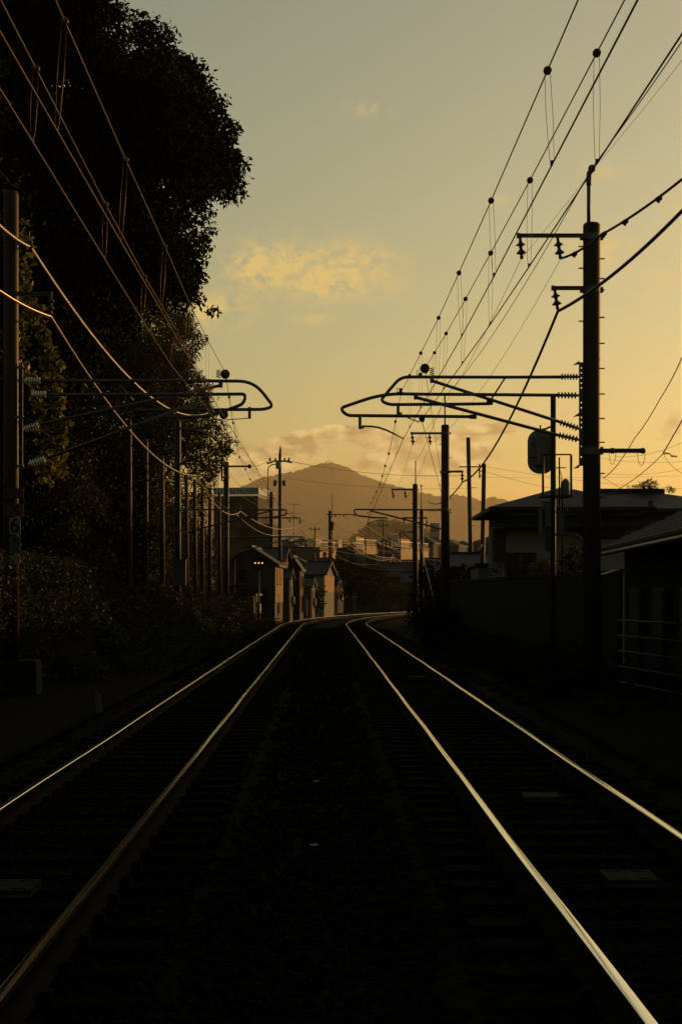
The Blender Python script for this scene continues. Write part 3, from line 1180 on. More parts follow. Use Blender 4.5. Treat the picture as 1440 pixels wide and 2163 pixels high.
RM2, r_ = mast(931.5, 949, 898, Y2, 'second mast on the right side, with spike and hooked bracket, beyond the big mast', collars=(915, 997, 1077))
m_ = MB()
m_.tube([P(939.5, 900, Y2), P(939.5, 830, Y2)], .035, 8)
m_.build('top_spike', M_STEEL, RM2, True)
crossarm(RM2, 868, 935, 915, Y2, .10, -.2)
hang_insulator(RM2, P(870, 916, Y2 - .2), .52, .05)
hang_insulator(RM2, P(906.5, 916, Y2 - .2), .52, .05)
crossarm(RM2, 946, 978, 996, Y2, .10, -.2)
hang_insulator(RM2, P(976, 997, Y2 - .2), .46, 0)
simple_cantilever(RM2, Y2 - .2, [(908, 1077), (800, 1076.5)] + rounded([(790, 1076.5), (746, 1076), (752, 1089), (790, 1093.5)], 5) + [(818, 1094)],
                  [(783, 1079), (912, 1112)], ((904, 1077), (932, 1077)), ((908, 1111), (933, 1118)),
                  [(818, 1096), (818, 1099), (805, 1098), (790, 1101), (775, 1107)])
RM3, r_ = mast(871, 882.5, 1023, Y3, 'third mast on the right side, thinner, just left of the second one', collars=(1035,))
m_ = MB()
m_.tube([P(877.5, 1025, Y3), P(877.5, 973, Y3)], .04, 6)
m_.build('top_spike', M_STEEL, RM3, True)
crossarm(RM3, 827, 874, 1034, Y3, .12, -.2)
hang_insulator(RM3, P(828, 1035, Y3 - .2), .6, .12)
hang_insulator(RM3, P(854, 1035, Y3 - .2), .6, .12)
simple_cantilever(RM3, Y3 - .2, [(868, 1124), (850, 1124), (843, 1126), (843, 1131), (850, 1134)], [(850, 1126), (866, 1138)], ((864, 1124), (872, 1124)), ((864, 1137), (872, 1142)))
gw = MB()
gw.tube([P(880, 1100, Y3), P(887, 1146, 118), P(919, 1280, 103)], .018, 6)
gw.build('stay_wire', mat('pale stay sleeve', (.35, .33, .30), .5), RM3, True)
RM4, r_ = mast(886, 894.5, 1076, 145, 'fourth small mast on the right side, its arm reaching both ways', collars=(1094,))
m_ = MB()
m_.tube([P(889.5, 1078, 145), P(889.5, 1028, 145)], .035, 6)
m_.ball(P(889.5, 1026, 145), .09)
m_.build('top_spike', M_STEEL, RM4, True)
crossarm(RM4, 851, 902, 1094, 145, .14, -.2)
hang_insulator(RM4, P(853, 1095, 144.8), .5, 0)
hang_insulator(RM4, P(901, 1095, 144.8), .9, 0)

LM2, r_ = mast(368, 382, 888, Y2, 'second mast on the left side, dark, half hidden by leaves beside timber posts', collars=(980, 1077, 1120))
crossarm(LM2, 362, 440, 905, Y2, .10, -.2)
for i, px in enumerate((370, 394, 411, 426)):
    insulator(LM2, P(px, 904, Y2 - .2), P(px, 893, Y2 - .2), .055, .025, 3)
m_ = MB()
m_.tube([P(x, y, Y2 - .25) for x, y in ((384, 905), (405, 907), (425, 912), (452, 924))], .05, 8)
m_.build('curved_arm', M_STEEL, LM2, True)
crossarm(LM2, 380, 416, 980, Y2, .10, -.2)
hang_insulator(LM2, P(414, 981, Y2 - .2), .52, 0, .08)
simple_cantilever(LM2, Y2 - .2, [(405, 1076), (500, 1077)] + rounded([(560, 1077), (606, 1077), (604, 1087), (575, 1093), (540, 1094)], 5) + [(500, 1093)],
                  [(572, 1079), (405, 1121)], ((386, 1076), (406, 1076)), ((386, 1126), (406, 1121)))
m_ = MB()
q = P(379, 1210, Y2 - .35)
m_.box(q, (.62, .4, 1.15))
m_.box(q + Vector((0, 0, .61)), (.70, .48, .06))
m_.box(q + Vector((.1, -.21, 0)), (.34, .02, .9))
tag(m_.build('equipment_cabinet', mat('dark grey cabinet', (.05, .05, .05), .6)), 'dark equipment cabinet at the second left mast above the bank', 'cabinet')
LM3, r_ = mast(472, 483.5, 976, Y3, 'third left mast with ball ended arm before the blue topped building', collars=(985, 1008, 1134))
crossarm(LM3, 478, 527, 985, Y3, .13, -.25)
m_ = MB()
m_.ball(P(527, 985, Y3 - .25), .15)
m_.build('arm_knob', M_DARK, LM3, True)
m_ = MB()
m_.tube([P(472, 1015, Y3), P(468.5, 1015, Y3), P(468.5, 925, Y3)], .06, 8)
m_.build('riser_pipe', M_RUST, LM3, True)
crossarm(LM3, 480, 507, 1062, Y3, .09, -.25)
hang_insulator(LM3, P(506, 1063, Y3 - .25), .5, .05, .09)
simple_cantilever(LM3, Y3 - .2, [(497, 1134), (560, 1134)] + rounded([(600, 1134), (644, 1134), (640, 1143), (610, 1147)], 4), [(615, 1137), (497, 1168)], ((486, 1134), (498, 1134)), ((486, 1171), (498, 1168)), r=.05)
LM4, r_ = mast(568.5, 577.5, 1039, Y4, 'fourth mast on the left side, beside the transformer pole, thick and plain', collars=(1046, 1060, 1094))
crossarm(LM4, 573, 634, 1094, Y4, .12, -.25)
hang_insulator(LM4, P(612, 1095, Y4 - .25), .4, 0, .09)
hang_insulator(LM4, P(633, 1095, Y4 - .25), .55, 0, .09)
simple_cantilever(LM4, Y4 - .2, [(588, 1162), (640, 1162)] + rounded([(670, 1162), (706, 1162), (702, 1169), (680, 1172)], 4), [(680, 1164), (588, 1190)], ((578, 1162), (588, 1162)), ((578, 1193), (588, 1190)), r=.05)
CM, r_ = mast(693.5, 699.5, 1079, 200, 'slim far pole near the picture centre with a three insulator arm and tall rod', zb=-.6, collars=(1087,))
crossarm(CM, 690, 750, 1087, 200, .12, -.3)
for px in (708, 726, 748):
    insulator(CM, P(px, 1086, 199.7), P(px, 1091, 199.7), .1, .06, 2, M_INSB)
m_ = MB()
m_.tube([P(699, 1095, 200), P(701.5, 1094, 200), P(701.5, 1042, 200)], .04, 6)
m_.build('tall_rod', M_DARK, CM, True)
m_ = MB()
m_.box(P(701, 1112, 199.7), (.35, .35, .9))
m_.tube([P(699, 1104, 199.7), P(706, 1104, 199.7), P(706, 1108, 199.7)], .05, 6)
m_.build('equipment_box', M_DARK, CM)
# golden lit posts of the rod's lower end
m_ = MB()
m_.tube([P(700.5, 1100, 199.6), P(700.5, 1285, 199.6)], .07, 8)
m_.build('cable_pipe', M_RUST, CM, True)

# ---- utility poles
UP = thing('utility_pole', 'tall slim power pole with transformers and cross arm, left of the mountain top', 'utility pole', Vector(((590.5 - CX) * 143 / FPX, 143, -.6)), 'utility poles')
m_ = MB()
tp = P(591, 960, 143)
m_._lathe(Vector((tp.x, 143, -.6)), tp, [(0, .19), (1, .11)], 16)
m_.build('pole', M_CONC, UP, True)
m_ = MB()
m_._lathe(tp - Vector((0, 0, .3)), P(592.5, 941, 143), [(0, .12), (.6, .09), (1, .015)], 10)
m_.build('pole_tip', M_DARK, UP, True)
crossarm(UP, 577, 609, 974, 143, .13, -.15)
for px in (571, 583, 600, 609):
    insulator(UP, P(px, 974, 142.8), P(px + (2 if px > 590 else -2), 967, 142.8), .10, .05, 2, M_INSB)
for a, b in (((577, 975), (563, 979)), ((605, 974), (617, 977))):
    insulator(UP, P(*a, 142.85), P(*b, 142.85), .12, .05, 3, M_INSB)
m_ = MB()
q = P(587.5, 982, 142.7)
m_._lathe(q - Vector((0, 0, .32)), q + Vector((0, 0, .32)), [(0, .16), (.05, .2), (.9, .22), (1, .16)], 14)
m_.build('transformer', mat('transformer grey', (.14, .14, .14), .6), UP, True)
for px in (580.5, 600):
    m_ = MB()
    q = P(px, 1020, 142.75)
    m_._lathe(q - Vector((0, 0, .24)), q + Vector((0, 0, .24)), [(0, .10), (.05, .14), (.9, .14), (1, .09)], 12)
    m_.box(q + Vector((.1 if px < 590 else -.1, .1, .05)), (.25, .08, .08))
    m_.build('transformer', MATS['transformer grey'], UP, True)
m_ = MB()
m_.tube([P(590, 980, 142.8), P(575, 981, 142.8), P(567, 987, 142.8), P(565.8, 992, 142.8), P(565.8, 1058, 142.8), P(569, 1060, 142.8)], .045, 8)
m_.build('riser_pipe', M_STEEL, UP, True)


def thin_pole(name, label, x0, y0, x1, y1, Y, r, parts=()):
    a, b = P(x1, y1, Y), P(x0, y0, Y)
    a.z = min(a.z, -.5)
    t = thing(name, label, 'utility pole', a, 'utility poles')
    m_ = MB()
    m_._lathe(a, b, [(0, r * 1.25), (1, r)], 14)
    m_.build('pole', M_WOOD, t, True)
    return t


UP2 = thin_pole('utility_pole', 'bare leaning timber pole right of the second mast', 988.5, 924, 997.5, 1235, 105, .12)
crossarm(UP2, 971, 1015, 986, 105, .07, -.2, .06)
for py in (1030, 1075, 1110):
    m_ = MB()
    q = P(993, py, 105)
    m_.tube([q, q + Vector((.3, -.1, 0))], .015, 5)
    m_.build('step_bolt', M_STEEL, UP2)
UP3 = thin_pole('utility_pole', 'short timber pole holding house wires beside the leaning pole', 1022, 979, 1016, 1228, 92, .11)
m_ = MB()
q = P(1012.5, 995, 91.8)
m_.box(q, (.07, .07, .75))
for dz in (-.25, 0, .25):
    m_.box(q + Vector((.14, 0, dz)), (.28, .05, .05))
m_.build('wire_rack', M_DARK, UP3)
m_ = MB()
m_.tube([P(1018, 1150, 91.7), P(1014, 1157, 91.7), P(1010, 1163, 91.7)], .05, 6)
m_.build('pale_cover', MATS['pale stay sleeve'], UP3, True)

# ---- timber posts beside the left trees
PX = -7.85
POSTS = [(273, 884), (308, 926), (342, 962), (393.5, 1006), (411, 1012), (427, 1030), (443.5, 1030), (463, 1042)]
ordn = ['tallest looking timber post, leftmost in the row before the left trees', 'second timber post from the left in the row before the trees', 'third timber post from the left in the row before the trees',
        'slim timber post just right of the second left mast', 'fifth timber post in the row, under the sagging cable kink', 'sixth timber post in the row before the ivy hedge',
        'seventh timber post in the row, near the third mast', 'last timber post of the row, tight against the third left mast']
for (px, py), lab in zip(POSTS, ordn):
    Y_ = PX * FPX / (px - CX)
    top = P(px, py, Y_)
    zb = ground_z(PX, Y_) - .2
    t = thing('timber_post', lab, 'post', Vector((PX, Y_, zb)), 'row of timber posts beside the trees')
    m_ = MB()
    rr = .105
    m_._lathe(Vector((PX + random.uniform(-.04, .04), Y_, zb)), top, [(0, rr * 1.15), (.6, rr * 1.02), (.97, rr * .93), (1, rr * .6)], 14)
    m_.build('shaft', M_WOOD, t, True)
    for k in range(3):
        q = Vector((PX + rr, Y_, top.z - 1.0 - k * 1.6))
        s_ = MB()
        s_.box(q, (.05, .04, .06))
        s_.build('staple', M_RUST, t)

# ================================================================ SIGNALS AND EQUIPMENT ON THE RIGHT
YSG = 50.0
SG = thing('railway_signal', 'railway signal seen from behind, with rounded back plate and small cage platform', 'signal', Vector(((1168 - CX) * YSG / FPX, YSG, -.4)))
m_ = MB()
tp = P(1168, 832, YSG)
m_.tube([Vector((tp.x, YSG, -.4)), tp], .078, 14)
m_.build('post', M_CONC, SG, True)


def rrect(x0, x1, y0, y1, rad, Y, n=8):
    pts = []
    for cx_, cy_, a0 in ((x1 - rad, y0 + rad, -90), (x1 - rad, y1 - rad, 0), (x0 + rad, y1 - rad, 90), (x0 + rad, y0 + rad, 180)):
        for i in range(n + 1):
            a = R(a0 + 90 * i / n)
            pts.append(P(cx_ + rad * math.cos(a), cy_ + rad * math.sin(a), Y))
    return pts


m_ = MB()
m_.prism(rrect(1114, 1171, 907, 1001, 26, YSG + .25), (0, .03, 0))
m_.build('back_plate', mat('signal back plate', (.12, .12, .115), .7, .0, var=.2), SG)
m_ = MB()
for py in (937, 966):
    m_.box(P(1136, py, YSG + .23), (.42, .03, .03))
m_.build('stiffener', M_DARK, SG)
m_ = MB()
m_.box(P(1141.5, 952, YSG + .1), (.27, .28, .84))
m_.build('lamp_housing', mat('signal housing', (.09, .085, .08), .6), SG)
m_ = MB()
m_.tube([P(1170, 902, YSG), P(1160, 902, YSG), P(1152, 906, YSG + .1), P(1141, 907, YSG + .1), P(1141, 898, YSG + .1)], .03, 8)
m_.build('upper_bracket', M_DARK, SG, True)
cg = MB()
for dy in (0, .55):
    for x in (1146.5, 1206):
        cg.tube([P(x, 961, YSG - .1 + dy), P(x, 1048, YSG - .1 + dy)], .035 if dy == 0 else .02, 6)
    cg.tube([P(1146, 960, YSG - .1 + dy), P(1206, 960, YSG - .1 + dy)], .024, 6)
cg.build('cage_frame', M_DARK, SG, True)
m_ = MB()
m_.box(P(1172, 1049, YSG + .2), (.92, .75, .05))
m_.build('platform', M_DARK, SG)
m_ = MB()
m_.tube([P(1181, 966, YSG + .1), P(1181, 1130, YSG + .1)], .022, 6)
m_.tube([P(1188, 1048, YSG + .1), P(1188, 1240, YSG + .1)], .022, 6)
m_.box(P(1184, 988, YSG + .1), (.3, .03, .03))
m_.tube([P(1181, 990, YSG + .1), P(1186, 1006, YSG), P(1184, 1030, YSG)], .012, 5)
m_.build('ladder_pipe', M_RUST, SG, True)
m_ = MB()
q = P(1194, 1026, YSG + .15)
m_._lathe(q - Vector((0, 0, .27)), q + Vector((0, 0, .2)), [(0, .11), (.05, .13), (.7, .13), (.9, .09), (1, .03)], 14)
m_.build('bell_housing', mat('bell housing', (.10, .09, .08), .5), SG, True)
for x0, x1, y0, y1, nm, mm in ((1145, 1163, 1062, 1113, 'control_box', mat('grey control box', (.06, .06, .057), .6)), (1139, 1150, 1078, 1130, 'control_box', MATS['grey control box']), (1178, 1190, 1083, 1130, 'control_box', MATS['grey control box']),
                           (1150, 1160, 1115, 1165, 'battery_box', M_DARK)):
    m_ = MB()
    q = P((x0 + x1) / 2, (y0 + y1) / 2, YSG - .12)
    w, h = (x1 - x0) * YSG / FPX, (y1 - y0) * YSG / FPX
    m_.box(q, (w, .2, h))
    m_.box(q + Vector((0, 0, h / 2 + .02)), (w + .05, .26, .03))
    m_.box(q + Vector((w * .22, -.11, h * .12)), (.04, .02, .05))
    m_.box(q + Vector((w * .22, -.11, -h * .3)), (.04, .02, .05))
    m_.build(nm, mm, SG)
m_ = MB()
for a, b in (((1163, 1075), (1222, 1068)), ((1188, 1052), (1204, 1085)), ((1178, 1060), (1196, 1090)), ((1184, 1045), (1210, 1082))):
    m_.tube(span(P(*a, YSG), P(*b, YSG), .12, 8), .010, 5)
m_.build('loose_cable', M_CAB, SG, True)
m_ = MB()
pts = [P(1165, 1130, YSG - .05), P(1205, 1128, YSG - .05), P(1222, 1133, YSG - .05), P(1231, 1147, YSG - .05), P(1234, 1165, YSG - .05), P(1234, 1280, YSG - .05)]
m_.tube(pts, .03, 8)
m_.build('cable_conduit', M_DARK, SG, True)

# far stop signal with three amber lamps
YR = 108.0
RS = thing('repeater_signal', 'round black signal showing three amber lamps in a row before the brown house', 'signal', Vector(((546 - CX) * YR / FPX, YR, -.6)))
m_ = MB()
m_.prism([P(546 + 13 * math.sin(R(a)), 1189 - 13 * math.cos(R(a)) + (4 if 130 < a < 230 else 0), YR + .04) for a in range(0, 360, 15)], (0, .04, 0))
m_.build('disc', M_BLK, RS)
m_ = MB()
m_.tube([P(546, 1200, YR + .12), Vector((P(546, 1200, YR).x, YR + .12, -.6))], .06, 10)
m_.build('post', M_DARK, RS, True)
amb = glow('amber lamp', (1.0, .42, .07), 1.5)
for px in (539, 546.5, 554):
    q = P(px, 1189.5, YR)
    b = MB()
    b._lathe(q + Vector((0, .04, 0)), q + Vector((0, -.12, 0)), [(0, .085), (.5, .085), (1, .08)], 12)
    ho = b.build('lamp_hood', M_BLK, RS, True)
    b = MB()
    b._lathe(q + Vector((0, -.125, 0)), q + Vector((0, -.14, 0)), [(0, .05), (1, .04)], 14)
    b.build('lens', amb, ho)

# small box on a post beside the right track
t = thing('trackside_box', 'pale narrow trackside box on short legs right of the bend', 'equipment box', P(930, 1330, 85))
q = P(930, 1301, 85)
MB().box(q, (.26, .25, .42)).build('housing', mat('pale box', (.06, .063, .063), .6), t)
m_ = MB()
for s_ in (-.09, .09):
    m_.tube([q + Vector((s_, 0, -.2)), Vector((q.x + s_, q.y, -.6))], .025, 6)
m_.build('legs', M_DARK, t)
m_ = MB()
m_.box(q + Vector((.03, -.13, -.1)), (.05, .02, .07))
m_.build('latch', M_BLK, t)

# ================================================================ WALL, FENCES
def block_wall():
    a, b = Vector((5.0, 80, 0)), Vector((7.7, 48.1, 0))
    t = thing('boundary_wall', 'long dark boundary wall on the right below the houses', 'wall', (a + b) / 2)
    d = (b - a)
    ang = math.atan2(d.y, d.x)
    n = 18
    mm = mat('wall panel', (.010, .009, .008), .85, bump=.4)
    for i in range(n):
        c = a.lerp(b, (i + .5) / n)
        m_ = MB()
        m_.box(c + Vector((0, 0, .85 + random.uniform(-.01, .01))), (d.length / n - .03, .08, 2.7), ang)
        m_.build('panel', mm, t)
    m_ = MB()
    m_.box((a + b) / 2 + Vector((0, 0, 2.25)), (d.length, .16, .07), ang)
    m_.build('coping', mat('wall coping', (.016, .0145, .013), .8), t)


block_wall()


def pipe_fence(label, a, b, zt, zb_, n_rail, n_post):
    a, b = Vector(a), Vector(b)
    t = thing('rail_fence', label, 'fence', (a + b) / 2 + Vector((0, 0, zb_)))
    for i in range(n_post):
        q = a.lerp(b, i / (n_post - 1))
        MB().box(q + Vector((0, 0, (zt + zb_) / 2)), (.07, .07, zt - zb_ + .1)).build('post', M_RUST, t)
    for k in range(n_rail):
        z = zb_ + .25 + (zt - zb_ - .3) * k / (n_rail - 1)
        m_ = MB()
        m_.tube([a + Vector((-.04, -.05, z)), b + Vector((-.04, -.05, z))], .022, 6)
        m_.build('rail', mat('fence rail paint', (.007, .0065, .006), .6, .0), t, True)


pipe_fence('low dark rail fence at the right picture edge near the tile roofed house', (5.25, 33.0, 0), (5.75, 26.5, 0), 1.15, -.3, 5, 5)


def picket():
    a, b = Vector((-9.3, 44.5, 0)), Vector((-8.9, 72, 0))
    t = thing('picket_fence', 'dark picket fence on top of the left bank under the trees', 'fence', (a + b) / 2 + Vector((0, 0, 1.6)))
    n = 110
    me = bpy.data.meshes.new('picket')
    m_ = MB()
    m_.prism([(-.03, 0, 0), (.03, 0, 0), (.03, 0, 1.0), (0, 0, 1.08), (-.03, 0, 1.0)], (0, .025, 0))
    me.from_pydata(m_.v, [], m_.f)
    me.materials.append(mat('picket paint', (.045, .035, .026), .55))
    for i in range(n):
        q = a.lerp(b, i / (n - 1))
        o = bpy.data.objects.new('picket', me)
        COL.objects.link(o)
        o.parent = t
        o.location = q + Vector((0, 0, 1.75)) - t.location
    for z in (2.05, 2.6):
        m_ = MB()
        m_.tube([a + Vector((0, .05, z)), b + Vector((0, .05, z))], .025, 5)
        m_.build('rail', M_WOOD, t)


picket()
# small marker stake and stones by the left bank
t = MB()
q = P(214, 1461, 28)
t.prism([(q.x - .05, 28, -.62), (q.x + .04, 28, -.62), (q.x - .02, 28, -.02), (q.x - .1, 28, .02)], (0, .05, 0))
tag(t.build('marker_stake', mat('pale stake', (.05, .045, .04), .7)), 'short leaning pale marker stake at the foot of the left bank', 'stake')


# ================================================================ BUILDINGS
M_ROOF = mat('grey roof tiles', (.012, .012, .0132), .6, var=.25, scale=3, bump=.5, bscale=14, spec=.15)
M_PLAST = mat('dull plaster', (.13, .125, .115), .85, var=.12, scale=2, spec=.1)
CREAM = mat('cream wall', (.06, .05, .035), .85, var=.12)
GREYB = mat('grey wall', (.022, .020, .018), .85, var=.15)
M_BROWN = mat('brown cladding', (.030, .0195, .0135), .8, var=.25, scale=3, bump=.3, stretch=(6, 6, .6), spec=.2)
M_GLASS = mat('window glass', (.008, .0085, .009), .2, var=.1, spec=.15)
M_FRAME = mat('window frame', (.014, .0125, .011), .5)


M_SUNNY = mat('sunlit cream', (.40, .30, .17), .85, var=.15, scale=2, stretch=(3, 3, .5))  # cream lightened for right faces, low sunlight put into the colour


def sunlit_side_slab(t, fr, W, D, z0, z1, y0=0.0, y1=None, m=None):  # thin slab over the right face, coloured as if sunlit
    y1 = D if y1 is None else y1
    MB().box(fr(W / 2 + .02, (y0 + y1) / 2, (z0 + z1) / 2), (.03, y1 - y0, z1 - z0), fr.a).build('sunlit_side_slab', m or M_SUNNY, t)


class Frame:
    """local house frame: x along the front, y into depth, rotated by a about its front centre"""

    def __init__(s, o, a):
        s.o, s.c, s.s, s.a = Vector(o), math.cos(a), math.sin(a), a

    def __call__(s, x, y, z):
        return Vector((s.o.x + x * s.c - y * s.s, s.o.y + x * s.s + y * s.c, z))


def window(parent, fr, x, z, w, h, side='front', depth=0, W=0, panes=2):
    """window with frame, panes and sill on the front, right or left face"""
    def T(u, d, zz):
        if side == 'front':
            return fr(u, -d, zz)
        if side == 'right':
            return fr(W / 2 + d, u, zz)
        return fr(-W / 2 - d, u, zz)
    rz = fr.a if side == 'front' else fr.a + math.pi / 2
    m_ = MB()
    b = .06
    for u, zz, sx, sz in ((x, z + h / 2, w + b, b), (x, z - h / 2, w + b, b), (x - w / 2, z, b, h - b), (x + w / 2, z, b, h - b)):
        m_.box(T(u, .02, zz), (sx, .08, sz), rz)
    o = m_.build('window', M_FRAME, parent)
    for i in range(panes):
        u = x - w / 2 + (i + .5) * w / panes
        g = MB()
        g.box(T(u, .015, z), (w / panes - .05, .03, h - b), rz)
        g.build('pane', M_GLASS, o)
    s_ = MB()
    s_.box(T(x, .07, z - h / 2 - .06), (w + .25, .16, .05), rz)
    s_.build('sill', M_FRAME, o)


def house(label, px, Y, zb, W, D, H, roof, rh, wallm, roofm, a=0.0, over=.45, wins=(), name='house', cat='house', group='houses along the line', ridge='x'):
    o = Vector(((px - CX) * Y / FPX, Y, zb))
    fr = Frame(o, a)
    t = thing(name, label, cat, fr(0, D / 2, zb), group)
    z1 = zb + H
    m_ = MB()
    m_.box(fr(0, D / 2, zb + H / 2), (W, D, H), a)
    if roof == 'gable':
        if ridge == 'y':
            m_.prism([fr(-W / 2, .002, z1), fr(W / 2, .002, z1), fr(0, .002, z1 + rh * .94)], fr(0, D - .002, 0) - fr(0, .002, 0))
        else:
            m_.prism([fr(-W / 2 + .002, 0, z1), fr(-W / 2 + .002, D, z1), fr(-W / 2 + .002, D / 2, z1 + rh * .94)], fr(W - .004, 0, 0) - fr(0, 0, 0))
    m_.build('wall', wallm, t)
    r = MB()
    th = .14
    e = over
    if roof == 'flat':
        r.box(fr(0, D / 2, z1 + th / 2), (W + e * 2, D + e * 2, th), a)
    elif roof == 'hip':
        q = min(W, D) / 2 + e
        pts = [fr(-W / 2 - e, -e, z1), fr(W / 2 + e, -e, z1), fr(W / 2 + e, D + e, z1), fr(-W / 2 - e, D + e, z1)]
        if W >= D:
            rp = [fr(-W / 2 - e + q, D / 2, z1 + rh), fr(W / 2 + e - q + .01, D / 2, z1 + rh)]
            fs = [(0, 1, 5, 4), (1, 2, 5), (2, 3, 4, 5), (3, 0, 4)]
        else:
            rp = [fr(0, -e + q, z1 + rh), fr(0, D + e - q, z1 + rh)]
            fs = [(0, 1, 4), (1, 2, 5, 4), (2, 3, 5), (3, 0, 4, 5)]
        low = [p - Vector((0, 0, th)) for p in pts]
        r.add(pts + rp, fs)
        r.add(pts + low, [(4, 5, 1, 0), (5, 6, 2, 1), (6, 7, 3, 2), (7, 4, 0, 3), (7, 6, 5, 4)])
    elif roof == 'gable':
        sl = rh / ((W if ridge == 'y' else D) / 2)
        for s_ in (-1, 1):
            if ridge == 'y':
                x1 = s_ * (W / 2 + e)
                zz = z1 - e * sl
                poly = [fr(0, -e, z1 + rh), fr(x1, -e, zz), fr(x1, -e, zz + th), fr(0, -e, z1 + rh + th)]
                r.prism(poly, fr(0, D + e, 0) - fr(0, -e, 0))
            else:
                y1_ = D / 2 + s_ * (D / 2 + e)
                zz = z1 - e * sl
                poly = [fr(-W / 2 - e, D / 2, z1 + rh), fr(-W / 2 - e, y1_, zz), fr(-W / 2 - e, y1_, zz + th), fr(-W / 2 - e, D / 2, z1 + rh + th)]
                r.prism(poly, fr(W + 2 * e, 0, 0) - fr(0, 0, 0))
    ro = r.build('roof', roofm, t)
    if roof == 'gable':
        c = MB()
        if ridge == 'y':
            c.box(fr(0, D / 2, z1 + rh + th), (.22, D + 2 * e, .16), a)
        else:
            c.box(fr(0, D / 2, z1 + rh + th), (W + 2 * e, .22, .16), a)
        c.build('ridge_cap', roofm, ro)
    for wn in wins:
        window(t, fr, *wn[:4], side=wn[4] if len(wn) > 4 else 'front', W=W)
    return t, fr


# right: big hipped house
hA, frA = house('big hipped house on the right with pale lower wall behind the signal', 1205, 67, -.3, 5.0, 7.5, 5.25, 'hip', .95, M_PLAST, M_ROOF, 0, .67,
                [(-1.9, 2.6, 1.1, 1.2), (1.2, 4.3, 1.6, .9)])
s_ = MB()
e0 = -.9
z_ = P(0, 1108, 66).z
pts = [frA(-3.2, -1.0, z_), frA(3.0, -1.0, z_), frA(3.0, -.01, z_ + .40), frA(-2.6, -.01, z_ + .40)]
s_.add(pts + [p - Vector((0, 0, .1)) for p in pts], [(0, 1, 2, 3), (7, 6, 5, 4), (0, 4, 5, 1), (1, 5, 6, 2), (2, 6, 7, 3), (3, 7, 4, 0)])
s_.build('lower_roof', M_ROOF, hA)
s_ = MB()
s_.box(frA(-2.75, .3, z_ - .75), (.4, .9, 1.3))
s_.build('shutter_box', M_BROWN, hA)
# front eave brackets
s_ = MB()
s_.box(P(1373, 1066, 66.2), (.12, .4, .28))
s_.build('eave_bracket', M_BROWN, hA)
hB, frB = house('second right house behind, long level ridge with weeds growing on it', 1338, 80, -.3, 11.2, 8.0, 5.85, 'hip', 1.0, M_BROWN, M_ROOF, 0, .6)
c_ = MB()
a_, b_ = P(1240, 1040, 84), P(1402, 1040, 84)
c_.box((a_ + b_) / 2, ((b_ - a_).length, .4, .34))
c_.build('ridge_cap', M_ROOF, hB)
V, F = leaf_cloud([(P(px, py, 83.5).x, 83.4, P(px, py, 83.5).z, r_) for px, py, r_ in ((1342, 1032, .16), (1355, 1029, .2), (1368, 1026, .28), (1378, 1029, .24), (1325, 1033, .08), (1412, 1034, .14), (1418, 1038, .12))], 260, .16, -.5, 1.0, .18)
tag(npmesh('roof_weeds', V, F, M_LEAF), 'tuft of weeds growing along the long level roof ridge', 'weeds', kind='stuff')


